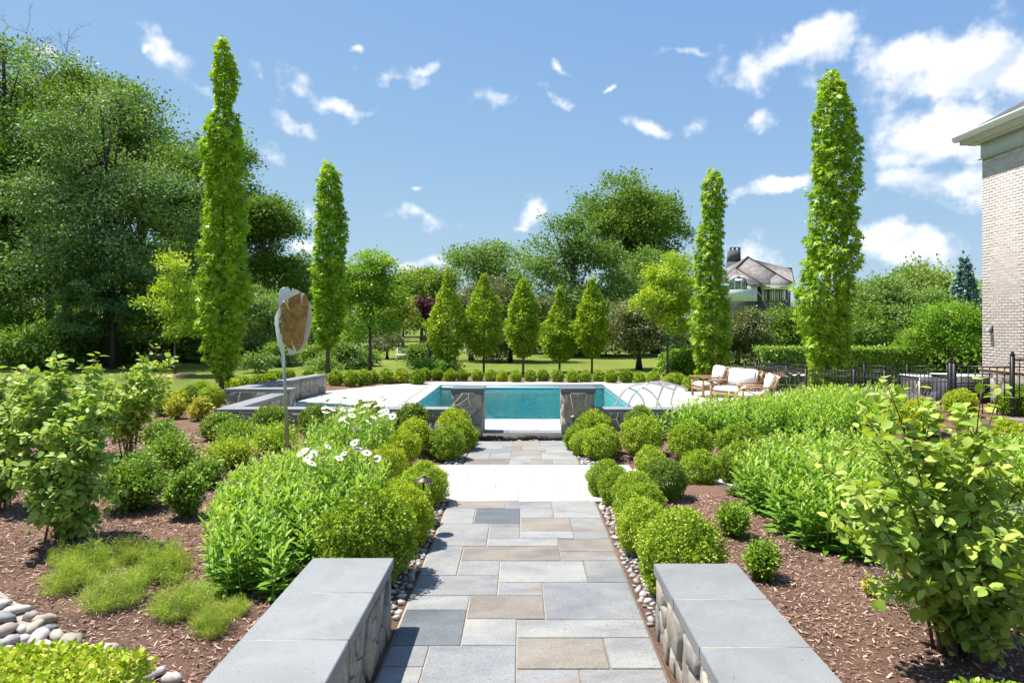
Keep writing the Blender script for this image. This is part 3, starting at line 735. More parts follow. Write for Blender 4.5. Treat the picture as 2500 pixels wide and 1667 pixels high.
def sheet(name, outline, mat, zf, step=.35, label=None):
    pts = [Vector((p[0], p[1])) for p in outline]; n = len(pts); edges = [(i, (i + 1) % n) for i in range(n)]
    xs = [p.x for p in pts]; ys = [p.y for p in pts]; rng = random.Random(3); ol = [(p.x, p.y) for p in pts]
    x = min(xs)
    while x < max(xs):
        y = min(ys)
        while y < max(ys):
            a, b = x + rng.uniform(-.1, .1), y + rng.uniform(-.1, .1)
            if inside(ol, a, b): pts.append(Vector((a, b)))
            y += step
        x += step
    vs, es, fs, *_ = delaunay_2d_cdt(pts, edges, [list(range(n))], 1, 1e-5)
    V = np.array([(v.x, v.y, zf(v.x, v.y)) for v in vs])
    return tag(obj(name, [(V, [np.array(f) for f in fs])], mat, None, True), kind='structure')
def mz(x, y): return gz(x, y) + .012 * math.sin(x * 5.1 + y * 2) * math.sin(y * 4.3 - x)
LEFT_BED = [(-.955, 1.6), (-.955, 8.84), (-1.72, 8.84), (-1.72, 11.13), (-.955, 11.13), (-.955, 13.7), (-1.3, 14.0), (-5.9, 14.0), (-7.3, 17.2), (-6.9, 19.5), (-6.5, 22), (-5.2, 24.0), (-4.2, 24.9), (-3.2, 25.62),
            (0, 25.64), (3.6, 25.62), (5.0, 24.7), (6.2, 23.9), (7.2, 23.2), (9.2, 23.6), (9.6, 25.2), (7.4, 27.0), (3, 28.4), (0, 28.2), (-3.5, 28.2), (-6, 27.3), (-8.3, 24), (-9.2, 20), (-9.7, 16), (-10.2, 12.5), (-10.4, 8.8), (-9.6, 5), (-8.6, 1.6)]
sheet('mulch_bed', LEFT_BED, M_MULCH, mz)
RIGHT_BED = [(.955, 1.6), (7.5, 1.6), (11.3, 5), (11.3, 12.0), (10.6, 17.5), (9.2, 21.5), (8.45, 21.5), (8.45, 14.6), (4.5, 14.0), (1.3, 14.0), (.955, 13.7), (.955, 11.13), (1.76, 11.13), (1.76, 10.85), (4.5, 10.85), (4.5, 9.65), (1.76, 9.65), (1.76, 8.84), (.955, 8.84)]
sheet('mulch_bed', RIGHT_BED, M_MULCH, mz)

def scatter_chips():
    rng = np.random.default_rng(11); Ps = []; Ss = []
    def area(poly, n, s):
        xs = [p[0] for p in poly]; ys = [p[1] for p in poly]; k = 0
        X = rng.uniform(min(xs), max(xs), n * 3); Y = rng.uniform(min(ys), max(ys), n * 3)
        for x, y in zip(X, Y):
            if inside(poly, x, y) and gz(x, y) > 0.0:
                Ps.append((x, y, mz(x, y) + .004 + .006 * rng.random())); Ss.append(s * rng.uniform(.5, 1.5)); k += 1
                if k >= n: break
    area([(-7, 3.2), (-1.3, 3.2), (-1.3, 9.2), (-7.5, 9.2)], 34000, .034)
    area([(1.25, 3.0), (6, 3.0), (6.5, 9.0), (1.25, 9.0)], 32000, .034)
    area([(-8, 9), (-1.9, 9), (-3, 13.6), (-8, 13.6)], 9000, .06)
    area([(1.3, 11.1), (4.8, 9), (4.8, 13.5), (1.3, 13.5)], 7000, .055)
    for i in range(420):   # crumbs blown onto the walk and the caps
        e = rng.random() ** 2.2; x = (0.93 - .75 * e) * rng.choice([-1, 1]); y = rng.uniform(3.2, 8.8); Ps.append((x, y, .0085)); Ss.append(rng.uniform(.006, .02))
    for i in range(90):
        x = rng.uniform(1.0, 1.59) * rng.choice([-1, 1]); y = rng.uniform(2.8, 5.05); Ps.append((x, y, .509)); Ss.append(rng.uniform(.004, .014))
    P = np.array(Ps); n = len(P); a = rng.random(n) * 6.28
    T = np.stack([np.cos(a), np.sin(a), rng.normal(size=n) * .28], 1); N = np.array([0, 0, 1.0]) + rng.normal(size=(n, 3)) * .35
    tpl = (np.array([[0, .10, 0], [0, -.11, 0], [.55, -.14, .03], [1, -.05, 0], [1, .08, 0], [.5, .13, .03]]), np.array([[0, 1, 2, 3, 4, 5]]))
    o = obj('mulch_chips', [cards(P, T, N, np.array(Ss), tpl, rng.random(n) ** 1.3)], M_CHIP)
    tag(o, 'brown shredded bark chips covering the planting beds', 'mulch', kind='stuff')
scatter_chips()

# --- bluestone walk: sand bed with every slab a piece
SLABS = [(-.94,-.20,8.51,8.84,'T'),(-.20,.38,8.49,8.84,'B'),(.38,.94,8.08,8.84,'B'),(-.94,-.57,7.86,8.51,'B'),(-.57,-.02,7.86,8.51,'D'),(-.02,.38,8.08,8.49,'M'),
 (-.02,.56,7.57,8.08,'T'),(.56,.94,7.29,8.08,'M'),(-.02,.56,7.31,7.57,'B'),(-.94,-.37,7.06,7.86,'B'),(-.37,-.02,7.31,7.86,'B'),(-.37,.38,7.06,7.31,'B'),
 (.38,.94,6.89,7.29,'T'),(.38,.94,6.62,6.89,'M'),(-.94,-.60,6.24,7.06,'B'),(-.60,.38,6.63,7.06,'T'),(-.60,-.21,6.24,6.63,'B'),(-.21,.59,6.07,6.62,'B'),(.59,.94,6.07,6.62,'B'),
 (-.94,-.21,5.78,6.24,'B'),(-.21,.18,5.78,6.07,'M'),(.18,.94,5.31,6.07,'D2'),(-.94,-.44,5.49,5.78,'B'),(-.44,.18,5.32,5.78,'T'),(-.94,-.44,4.88,5.49,'D'),(-.44,-.04,4.88,5.32,'B'),
 (-.04,.94,5.00,5.31,'B'),(-.94,-.66,4.58,4.88,'D2'),(-.94,-.66,4.20,4.58,'B'),(-.66,-.04,4.20,4.88,'D2'),(-.04,.59,4.55,5.00,'T'),(.59,.94,4.55,5.00,'B'),(-.04,.38,4.20,4.55,'M'),(.38,.94,4.20,4.55,'B'),
 (-.94,-.30,3.60,4.20,'B'),(-.30,.30,3.75,4.20,'T'),(.30,.94,3.60,4.20,'D2'),(-.30,.30,3.30,3.75,'B'),(-.94,-.30,3.0,3.60,'D2'),(.30,.94,3.0,3.60,'B'),(-.30,.30,3.0,3.30,'M'),
 (-.94,0,2.4,3.0,'B'),(0,.94,2.4,3.0,'T'),
 (-.94,-.18,12.82,13.42,'B'),(-.18,.34,12.82,13.42,'T'),(.34,.94,12.82,13.42,'B'),(-.94,-.35,12.55,12.82,'B'),(-.35,0,12.55,12.82,'T'),(0,.94,12.48,12.82,'B'),(-.94,-.02,12.19,12.55,'D2'),
 (-.02,.42,12.29,12.48,'T'),(.42,.94,12.17,12.48,'B'),(-.94,-.56,11.59,12.19,'B'),(-.56,-.19,11.59,12.19,'B'),(-.19,.33,11.86,12.29,'T'),(.33,.94,11.59,12.17,'B'),(-.19,.33,11.59,11.86,'B'),
 (-.94,-.21,11.14,11.59,'T'),(-.21,.17,11.14,11.59,'B'),(.17,.51,11.14,11.59,'T'),(.51,.94,11.14,11.59,'B')]
KIND = {'B': M_BLUE, 'D': M_BDARK, 'D2': M_BLUE, 'T': M_BTAN, 'M': M_BMIX}
M_BMID = bluestone('bluestone_mid', [(.25, (.205, .212, .216)), (.5, (.245, .25, .25)), (.75, (.28, .28, .272))]); KIND['D2'] = M_BMID
path = tag(obj('path', [box(-.952, .952, 1.4, 13.55, -.10, -.006)], M_JOINT), kind='structure')
rs = random.Random(4)
for (x0, x1, y0, y1, k) in SLABS:
    j = .006; w, d = (x1 - x0) / 2 - j, (y1 - y0) / 2 - j; e = rs.uniform(-.002, .002)
    me = bevelled(-w, w, -d, d, -.03, .004 + e, .004, KIND[k])
    o = link('slab', me, path, ((x0 + x1) / 2, (y0 + y1) / 2, 0)); o.rotation_euler = (rs.uniform(-.002, .002), rs.uniform(-.002, .002), 0)

def paving(parent, x0, x1, y0, y1, z, pw, pl, mat, conv=None, off=.4, holes=(), seed=1, gap=.003, name='paver'):
    r = random.Random(seed); y = y0; row = 0
    while y < y1 - .02:
        yb = min(y + pl, y1); x = x0 - (off * pw if row % 2 else 0) - r.uniform(0, .2)
        while x < x1 - .02:
            a, b = max(x, x0), min(x + pw, x1)
            rects = [(a, b, y, yb)]
            for (hx0, hx1, hy0, hy1) in holes:
                nr = []
                for (a_, b_, c_, d_) in rects:
                    if b_ <= hx0 or a_ >= hx1 or d_ <= hy0 or c_ >= hy1: nr.append((a_, b_, c_, d_)); continue
                    if a_ < hx0: nr.append((a_, hx0, c_, d_))
                    if b_ > hx1: nr.append((hx1, b_, c_, d_))
                    if c_ < hy0: nr.append((max(a_, hx0), min(b_, hx1), c_, hy0))
                    if d_ > hy1: nr.append((max(a_, hx0), min(b_, hx1), hy1, d_))
                rects = nr
            for (a_, b_, c_, d_) in rects:
                if b_ - a_ < .04 or d_ - c_ < .04: continue
                poly = [(a_ + gap, c_ + gap), (b_ - gap, c_ + gap), (b_ - gap, d_ - gap), (a_ + gap, d_ - gap)]
                if conv: poly = clip_convex(poly, conv)
                if len(poly) < 3: continue
                e = r.uniform(-.0012, .0012); cx = sum(p[0] for p in poly) / len(poly); cy = sum(p[1] for p in poly) / len(poly)
                obj(name, [prism([(p[0] - cx, p[1] - cy) for p in poly], lambda q, s, t: (q, s, t), -.03, .003 + e, .002)], mat, parent, False, (cx, cy, z))
            x += pw
        y += pl; row += 1
cross = tag(obj('cross_path', [box(-1.70, 1.74, 8.852, 11.128, -.10, -.004), box(1.76, 4.48, 9.66, 10.84, -.10, -.006)], M_LJOINT), kind='structure')
paving(cross, -1.70, 1.74, 8.855, 11.125, 0.0, .92, .57, M_LIME, seed=2)
paving(cross, 1.76, 4.48, 9.665, 10.835, 0.0, .9, .585, M_LIME, seed=3)

# --- pool deck, coping, basin and water
DZ = .12
PX, PY0, PY1 = 2.93, 15.55, 24.75
DECK = [(-5.95, 13.62), (8.45, 13.62), (8.45, 21.9), (6.2, 23.9), (3.6, 25.6), (-3.2, 25.6), (-4.8, 24.3), (-6.45, 21.9)]
def deck():
    parts = []
    for (a, b, c, d) in ((-6.5, -PX, 13.6, 25.7), (PX, 8.5, 13.6, 25.7), (-PX, PX, 13.6, PY0), (-PX, PX, PY1, 25.7)):
        p = clip_convex([(a, c), (b, c), (b, d), (a, d)], DECK)
        parts.append(prism(p, lambda q, s, t: (q, s, t), -.12, DZ - .004, .001))
    o = tag(obj('pool_deck', parts, M_LJOINT), kind='structure')
    cw = .36
    for (a, b, c, d) in ((-6.5, -PX - cw, 13.98, 25.7), (PX + cw, 8.5, 13.98, 25.7), (-PX - cw, PX + cw, 13.98, PY0 - cw), (-PX - cw, PX + cw, PY1 + cw, 25.7)):
        paving(o, a, b, c, d, DZ, 1.22, .61, M_LIME, conv=DECK, seed=int(a * 10 + 90))
    # coping stones round the pool
    y = PY0
    n = 10; L = (PY1 - PY0) / n
    for i in range(n):
        for s in (-1, 1):
            me = bevelled(-cw / 2 + .003, cw / 2 - .003, -L / 2 + .003, L / 2 - .003, -.045, .004, .008, M_LIME)
            link('coping_stone', me, o, (s * (PX + cw / 2 - .03), PY0 + (i + .5) * L, DZ + .001))
    n = 7; L = (2 * PX + 2 * cw) / n
    for i in range(n):
        for yy in (PY0 - cw / 2 + .03, PY1 + cw / 2):
            me = bevelled(-L / 2 + .003, L / 2 - .003, -cw / 2 + .003, cw / 2 - .003, -.045, .004, .008, M_LIME)
            link('coping_stone', me, o, (-PX - cw + (i + .5) * L, yy, DZ + .001))
    # bluestone treads at the head of the walk
    for i in range(3):
        me = bevelled(-.262, .262, -.17, .17, -.1, .004, .004, [M_BDARK, M_BLUE, M_BMID][i]); link('slab', me, o, (-.53 + i * .53, 13.80, DZ + .001))
    return o
deck()
def poolmat():
    m, nt, L = newmat('pool_plaster'); v, r = objvec(nt, world=True)
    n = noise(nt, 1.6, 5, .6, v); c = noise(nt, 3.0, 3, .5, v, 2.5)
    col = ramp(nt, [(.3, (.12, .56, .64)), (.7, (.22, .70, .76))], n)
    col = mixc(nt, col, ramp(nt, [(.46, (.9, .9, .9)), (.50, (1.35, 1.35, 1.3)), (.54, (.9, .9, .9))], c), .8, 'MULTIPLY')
    return finish(m, nt, col, .6, n, .1)
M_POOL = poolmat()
M_TILE = plain('waterline_tile', (.20, .36, .42), .25, var=.25, scale=22)
def tilemat():
    m, nt, L = newmat('waterline_tiles'); b = nt.nodes.new('ShaderNodeTexBrick'); tc = nt.nodes.new('ShaderNodeNewGeometry')
    cb = nt.nodes.new('ShaderNodeSeparateXYZ'); L(tc.outputs['Position'], cb.inputs[0]); ad = nt.nodes.new('ShaderNodeMath'); L(cb.outputs[0], ad.inputs[0]); L(cb.outputs[1], ad.inputs[1])
    cc = nt.nodes.new('ShaderNodeCombineXYZ'); L(ad.outputs[0], cc.inputs[0]); L(cb.outputs[2], cc.inputs[1])
    L(cc.outputs[0], b.inputs['Vector']); b.offset = 0; b.inputs['Scale'].default_value = 1; b.inputs['Brick Width'].default_value = .15; b.inputs['Row Height'].default_value = .15
    b.inputs['Mortar Size'].default_value = .004; b.inputs['Color1'].default_value = (.22, .42, .47, 1); b.inputs['Color2'].default_value = (.30, .50, .54, 1); b.inputs['Mortar'].default_value = (.5, .55, .55, 1)
    return finish(m, nt, b.outputs[0], .25)
M_TILES = tilemat()
WZ = -.03
def pool():
    b = []; z0 = -1.35
    b.append((np.array([[-PX, PY0, z0], [PX, PY0, z0], [PX, PY1, z0 - .5], [-PX, PY1, z0 - .5]]), np.array([[0, 1, 2, 3]]), 0))
    QX = PX - .012; QY0, QY1 = PY0 + .012, PY1 - .012
    for (x0, y0, x1, y1) in ((-QX, QY0, -QX, QY1), (QX, QY1, QX, QY0), (QX, QY0, -QX, QY0), (-QX, QY1, QX, QY1)):
        b.append((np.array([[x0, y0, -2], [x1, y1, -2], [x1, y1, -.16], [x0, y0, -.16]]), np.array([[0, 1, 2, 3]]), 0))
        b.append((np.array([[x0, y0, -.16], [x1, y1, -.16], [x1, y1, DZ - .03], [x0, y0, DZ - .03]]), np.array([[0, 1, 2, 3]]), 1))
    b.append(box(1.55, PX - .02, PY0 + .02, PY0 + 2.4, z0, -.55, 0)); b.append(box(2.1, PX - .024, PY0 + .024, PY0 + 2.3, -.55, -.25, 0))
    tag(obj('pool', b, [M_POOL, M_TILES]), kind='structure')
    m, nt, L = newmat('pool_water')
    v, r = objvec(nt, (1, 1, 1), True)
    n1 = noise(nt, 3.2, 4, .6, v, .8); n2 = noise(nt, 13, 3, .5, v)
    bp = nt.nodes.new('ShaderNodeBump'); bp.inputs['Strength'].default_value = .22; bp.inputs['Distance'].default_value = .08
    ma = nt.nodes.new('ShaderNodeMath'); ma.operation = 'MULTIPLY_ADD'; L(n2, ma.inputs[0]); ma.inputs[1].default_value = .25; L(n1, ma.inputs[2]); L(ma.outputs[0], bp.inputs['Height'])
    fr = nt.nodes.new('ShaderNodeFresnel'); fr.inputs['IOR'].default_value = 1.33; L(bp.outputs[0], fr.inputs['Normal'])
    gl = nt.nodes.new('ShaderNodeBsdfGlossy'); gl.inputs['Roughness'].default_value = .02; L(bp.outputs[0], gl.inputs['Normal'])
    tr = nt.nodes.new('ShaderNodeBsdfTransparent'); tr.inputs['Color'].default_value = (.66, .95, .97, 1)
    mx = nt.nodes.new('ShaderNodeMixShader'); L(fr.outputs[0], mx.inputs[0]); L(tr.outputs[0], mx.inputs[1]); L(gl.outputs[0], mx.inputs[2])
    o = nt.nodes.new('ShaderNodeOutputMaterial'); L(mx.outputs[0], o.inputs[0])
    tag(obj('pool_water', [(np.array([[-PX, PY0, WZ], [PX, PY0, WZ], [PX, PY1, WZ], [-PX, PY1, WZ]]), np.array([[0, 1, 2, 3]]))], m), kind='structure')
pool()

# --- right-hand upper terrace seen past the shrubs
ter = tag(obj('terrace', [box(9.0, 11.75, 11.9, 13.9, .2, .50)], M_LJOINT), kind='structure')
paving(ter, 9.0, 11.75, 11.9, 13.9, .505, .9, .6, M_BLUE, seed=8)

# --- pebble strips beside the walk and river rock border
def pebble_meshes():
    out = []
    for s in range(7):
        rng = np.random.default_rng(50 + s); bm = bmesh.new(); bmesh.ops.create_icosphere(bm, subdivisions=2 if s < 3 else 1, radius=1)
        ph = rng.random(6) * 6
        ax = np.array([1.0, rng.uniform(.6, .9), rng.uniform(.42, .7)])
        for v in bm.verts:
            c = v.co; k = 1 + .16 * math.sin(c.x * 2.3 + ph[0]) + .15 * math.sin(c.y * 2.7 + ph[1]) + .12 * math.sin(c.z * 3.1 + ph[2]) + .09 * math.sin(c.x * 5 + c.y * 4 + ph[3]) + rng.normal() * (.05 if s > 2 else .02)
            v.co = Vector((c.x * ax[0] * k, c.y * ax[1] * k, c.z * ax[2] * k))
        me = bpy.data.meshes.new('pebble'); bm.to_mesh(me); bm.free(); me.materials.append(M_PEB)
        me.polygons.foreach_set('use_smooth', np.ones(len(me.polygons), bool)); out.append(me)
    return out
PEB = pebble_meshes()
def pebbles(parent, x0, x1, y0, y1, n, r0, r1, seed, zoff=0, layers=1):
    rr = random.Random(seed); placed = []
    for i in range(n * 6):
        if len(placed) >= n: break
        r = rr.uniform(r0, r1); x, y = rr.uniform(x0, x1), rr.uniform(y0, y1)
        if any((x - a) ** 2 + (y - b) ** 2 < (.72 * (r + c)) ** 2 for a, b, c in placed): continue
        placed.append((x, y, r))
        o = link('pebble', PEB[rr.randrange(3, 7)], parent, (x, y, gz(x, y) + r * .25 + zoff)); o.scale = (r, r * rr.uniform(.8, 1.1), r * rr.uniform(.8, 1.2))
        o.rotation_euler = (rr.uniform(-.5, .5), rr.uniform(-.5, .5), rr.uniform(0, 6.28))
def strip(x0, x1, y0, y1):
    return tag(obj('pebble_strip', [box(x0, x1, y0, y1, -.12, -.028)], M_MORTAR), kind='structure')
for (x0, x1, y0, y1, n, sd) in ((-1.28, -.965, 5.26, 8.82, 250, 1), (.965, 1.28, 5.14, 8.82, 250, 2), (-1.30, -.965, 11.16, 13.3, 150, 3), (.965, 1.30, 11.16, 13.3, 150, 4)):
    pebbles(strip(x0, x1, y0, y1), x0 + .02, x1 - .02, y0 + .02, y1 - .02, n, .020, .052, sd)
rock = tag(obj('river_rock_border', [(np.array([[-5.2, 3.0, .045], [-2.0, 3.0, .045], [-2.0, 4.05, .05], [-2.6, 4.5, .05], [-3.4, 5.0, .05], [-4.4, 5.75, .05], [-5.2, 6.1, .05]]), [np.arange(7)])], M_MORTAR), kind='structure')
def river_rocks():
    rr = random.Random(21); placed = []
    big = [(2,1475,45),(45,1490,48),(75,1505,52),(110,1512,58),(85,1530,42),(15,1540,60),(55,1535,44),(118,1538,45),(138,1551,50),(22,1567,44),(92,1557,46),(180,1570,66),(218,1585,48),(262,1590,58),(300,1602,40),(328,1618,40),(355,1632,36),(380,1642,40),(420,1655,56),(20,1597,50),(70,1588,40),(115,1580,44),(150,1590,40),(10,1510,50),(160,1556,42),(50,1558,36),(190,1600,40)]
    for (u, v, w) in big:
        p = G(u, v, .03); r = w / F * p.y * .52; placed.append((p.x, p.y, r))
    for i in range(2500):
        x, y = rr.uniform(-5.1, -2.05), rr.uniform(3.1, 6.0)
        edge = 5.95 - (x + 5.1) * .66
        if y > edge - .05 or y < edge - 1.15: continue
        r = rr.uniform(.035, .085)
        if any((x - a) ** 2 + (y - b) ** 2 < (.78 * (r + c)) ** 2 for a, b, c in placed): continue
        placed.append((x, y, r))
    for (x, y, r) in placed:
        o = link('stone', PEB[rr.randrange(0, 3)], rock, (x, y, .06 + r * .22)); o.scale = (r, r * rr.uniform(.85, 1.1), r * rr.uniform(.8, 1.15))
        o.rotation_euler = (rr.uniform(-.35, .35), rr.uniform(-.35, .35), rr.uniform(0, 6.28))
river_rocks()

# ------------------------------------------------------------------ masonry walls
def face_stones(parent, a, b, z0, z1, n, seed, t=.03, sx=1.0, flip=False, joint=.007):
    """fieldstone veneer on the vertical face running from a to b (xy); outward is to the right of a->b"""
    ax, ay = a; bx, by = b; L = math.hypot(bx - ax, by - ay); dx, dy = (bx - ax) / L, (by - ay) / L; nx, ny = dy, -dx
    rng = random.Random(seed)
    for c in voronoi(L, z1 - z0, n, rng, sx):
        p = inset(c, joint)
        if len(p) < 3: continue
        th = t + rng.uniform(-.014, .020); cx = sum(q[0] for q in p) / len(p); cz = sum(q[1] for q in p) / len(p)
        place = lambda q, s, k: ((q - cx) * dx + nx * k, (q - cx) * dy + ny * k, s - cz)
        obj('stone', [prism(p, place, -.02, th, .006)], M_STONE, parent, False, (ax + dx * cx, ay + dy * cx, z0 + cz))
def wall_thing(label, name='stone_wall', cat='wall', loc=(0, 0, 0)):
    return thing(name, label, cat, loc)
def cap_run(parent, x0, x1, y0, y1, z0, z1, cuts, along='y', mat=None, bev=.004):
    c = sorted(cuts)
    for q in c[1:-1]:
        b_ = box(x0 + .006, x1 - .006, q - .0065, q + .0065, z0 + .004, z1 - .0006) if along == 'y' else box(q - .0065, q + .0065, y0 + .006, y1 - .006, z0 + .004, z1 - .0006)
        obj('cap_joint', [b_], M_JOINT, parent)
    for p, q in zip(c[:-1], c[1:]):
        if along == 'y': r = (x0, x1, p + .003, q - .003)
        else: r = (p + .003, q - .003, y0, y1)
        cx, cy = (r[0] + r[1]) / 2, (r[2] + r[3]) / 2
        link('cap_slab', bevelled(r[0] - cx, r[1] - cx, r[2] - cy, r[3] - cy, 0, z1 - z0, bev, mat or M_CAP, 'cap_slab', 2), parent, (cx, cy, z0))
# near walls flanking the walk
for s, lab, cuts, ye in ((-1, 'low stone seat wall with wide blue-grey cap slabs on the left of the path', (1.6, 1.84, 2.52, 3.20, 3.88, 4.56, 5.24), 5.20),
                         (1, 'low stone seat wall with wide blue-grey cap slabs on the right of the path', (1.6, 1.81, 2.47, 3.13, 3.79, 4.45, 5.12), 5.08)):
    t = wall_thing(lab); x_in, x_out = s * 1.02, s * 1.58
    obj('core', [box(min(x_in, x_out) + .0, max(x_in, x_out), 1.6, ye - .04, -.1, .425)], M_MORTAR, t)
    if s < 0: face_stones(t, (x_in, 1.6), (x_in, ye - .04), -.02, .425, 42, 3, .03, 1.15)
    else: face_stones(t, (x_in, ye - .04), (x_in, 1.6), -.02, .425, 42, 7, .03, 1.15)
    if s < 0: face_stones(t, (x_out, ye - .04), (x_out, 1.6), -.02, .425, 30, 13)
    else: face_stones(t, (x_out, 1.6), (x_out, ye - .04), -.02, .425, 30, 17)
    face_stones(t, (max(x_in, x_out), ye - .04), (min(x_in, x_out), ye - .04), -.02, .425, 8, 23)
    cap_run(t, min(s * .985, s * 1.605), max(s * .985, s * 1.605), 0, 0, .427, .505, cuts)
# pillars at the head of the walk
for x0, x1, lab in ((-1.37, -.80, 'square stone pillar with dark slate cap on the left of the pool entrance'), (.81, 1.41, 'square stone pillar with dark slate cap on the right of the pool entrance')):
    t = wall_thing(lab, 'stone_pillar', 'pillar'); y0, y1 = 13.52, 14.08
    obj('core', [box(x0, x1, y0, y1, -.1, .925)], M_MORTAR, t)
    face_stones(t, (x0, y0), (x1, y0), -.02, .92, 10, int(x0 * 100) + 500, .02, .8); face_stones(t, (x1, y0), (x1, y1), -.02, .92, 6, int(x0 * 77) + 400, .02, .8)
    face_stones(t, (x0, y1), (x0, y0), -.02, .92, 6, int(x0 * 55) + 300, .02, .8); face_stones(t, (x1, y1), (x0, y1), .1, .92, 6, int(x0 * 33) + 300, .02, .8)
    link('cap_slab', bevelled(x0 - .045, x1 + .045, y0 - .045, y1 + .045, .928, 1.02, .006, M_CAPD, 'cap_slab', 2), t)
# low pool wall left and right of the pillars
t = wall_thing('low grey stone wall running left from the pillar along the pool deck')
obj('core', [box(-5.80, -1.372, 13.62, 13.90, -.1, .53), box(-6.08, -5.80, 13.62, 16.7, -.1, .529)], M_MORTAR, t)
face_stones(t, (-6.08, 13.62), (-1.372, 13.62), .0, .53, 30, 31, .025); face_stones(t, (-5.80, 13.90), (-5.80, 16.7), DZ, .529, 16, 32, .02)
face_stones(t, (-6.08, 16.7), (-6.08, 13.62), 0, .529, 16, 33, .02)
cap_run(t, 0, 0, 13.57, 14.0, .532, .60, (-6.13, -5.2, -4.25, -3.3, -2.35, -1.40), 'x'); cap_run(t, -6.14, -5.74, 0, 0, .532, .60, (14.003, 14.9, 15.8, 16.74))
t = wall_thing('low grey stone wall running right from the pillar behind the clipped balls')
obj('core', [box(1.412, 4.3, 13.62, 13.90, -.1, .53)], M_MORTAR, t)
face_stones(t, (1.412, 13.62), (4.3, 13.62), .0, .53, 18, 41, .025); face_stones(t, (4.3, 13.90), (1.412, 13.90), DZ, .53, 12, 42, .02)
cap_run(t, 0, 0, 13.57, 14.0, .532, .60, (1.44, 2.4, 3.4, 4.35), 'x')
# taller angled wall at the left of the deck
t = wall_thing('taller pale stone seat wall angling back along the left side of the deck')
A, B, E = (-7.25, 16.76), (-5.72, 16.76), (-6.55, 21.6)
dn = Vector((E[0] - A[0], E[1] - A[1])).normalized(); pr = Vector((dn.y, -dn.x)); w = .34
q = [(A[0], A[1] + .0), (A[0] + pr.x * w / pr.x * 1.0, A[1]), (E[0] + pr.x * w, E[1] + pr.y * w), E]
obj('core', [box(A[0], B[0], A[1], A[1] + .36, -.1, .625), prism([(A[0] + .002, A[1] + .362), (A[0] + w, A[1] + .362), (E[0] + pr.x * w, E[1] + pr.y * w), E], lambda a_, b_, z_: (a_, b_, z_), -.1, .624, .001)], M_MORTAR, t)
face_stones(t, A, B, .05, .624, 10, 51, .02); face_stones(t, B, (B[0], B[1] + .36), .05, .624, 3, 52, .02)
face_stones(t, (A[0] + w, A[1] + .362), (E[0] + pr.x * w, E[1] + pr.y * w), DZ, .622, 34, 53, .025, 1.5)
face_stones(t, (E[0] + pr.x * w, E[1] + pr.y * w), E, DZ, .622, 3, 54, .02)
face_stones(t, E, (A[0], A[1] + .362), 0, .622, 24, 55, .02)
cap_run(t, 0, 0, A[1] - .05, A[1] + .40, .627, .70, (A[0] - .06, -6.55, B[0] + .06), 'x')
for i in range(5):
    k0, k1 = i / 5, (i + 1) / 5; a0 = Vector((A[0], A[1] + .41)); e0 = Vector(E) + dn * .05
    p0 = a0.lerp(e0, k0) + dn * .003; p1 = a0.lerp(e0, k1) - dn * .003; o_ = pr * .045
    if i == 0:
        pl = [(p0.x - .045, a0.y), (p0.x + w + .06, a0.y), tuple(p1 + pr * w + o_), tuple(p1 - o_)]
    else: pl = [tuple(p0 - o_), tuple(p0 + pr * w + o_), tuple(p1 + pr * w + o_), tuple(p1 - o_)]
    obj('cap_slab', [prism(pl, lambda a_, b_, z_: (a_, b_, z_), .627, .70, .004)], M_CAP, t)

# ------------------------------------------------------------------ brick house on the right
HX, HY, BZ0, BZ1 = 11.8, 17.5, 1.19, 6.96
def brickmat(name, stops):
    m, nt, L = newmat(name); v, r = objvec(nt)
    at = nt.nodes.new('ShaderNodeAttribute'); at.attribute_name = 'rnd'; ad = nt.nodes.new('ShaderNodeMath'); L(at.outputs['Fac'], ad.inputs[0]); L(r, ad.inputs[1])
    fr = nt.nodes.new('ShaderNodeMath'); fr.operation = 'FRACT'; L(ad.outputs[0], fr.inputs[0])
    c = ramp(nt, stops, fr.outputs[0]); n = noise(nt, 16, 6, .7, v)
    c = mixc(nt, c, ramp(nt, [(.3, (.75, .74, .73)), (.65, (1.12, 1.12, 1.12))], n), .8, 'MULTIPLY')
    return finish(m, nt, c, .9, n, .5, .006, .2)
M_BRICK = brickmat('whitewashed_brick', [(0, (.52, .43, .40)), (.25, (.58, .51, .48)), (.5, (.50, .42, .395)), (.7, (.60, .545, .515)), (.88, (.53, .42, .36)), (1, (.47, .41, .39))])
M_BRICKJ = plain('lime_mortar', (.64, .605, .57), .92, var=.08, scale=20, bstr=.4)
def brickwallmat():
    m, nt, L = newmat('brickwork'); b = nt.nodes.new('ShaderNodeTexBrick'); tc = nt.nodes.new('ShaderNodeNewGeometry')
    cb = nt.nodes.new('ShaderNodeSeparateXYZ'); L(tc.outputs['Position'], cb.inputs[0]); ad = nt.nodes.new('ShaderNodeMath'); L(cb.outputs[0], ad.inputs[0]); L(cb.outputs[1], ad.inputs[1])
    cc = nt.nodes.new('ShaderNodeCombineXYZ'); L(ad.outputs[0], cc.inputs[0]); L(cb.outputs[2], cc.inputs[1]); L(cc.outputs[0], b.inputs['Vector'])
    b.inputs['Scale'].default_value = 1; b.inputs['Brick Width'].default_value = .21; b.inputs['Row Height'].default_value = .0732; b.inputs['Mortar Size'].default_value = .006
    b.inputs['Color1'].default_value = (.50, .42, .37, 1); b.inputs['Color2'].default_value = (.42, .34, .30, 1); b.inputs['Mortar'].default_value = (.60, .56, .51, 1)
    return finish(m, nt, b.outputs[0], .9)
M_BWALL = brickwallmat()
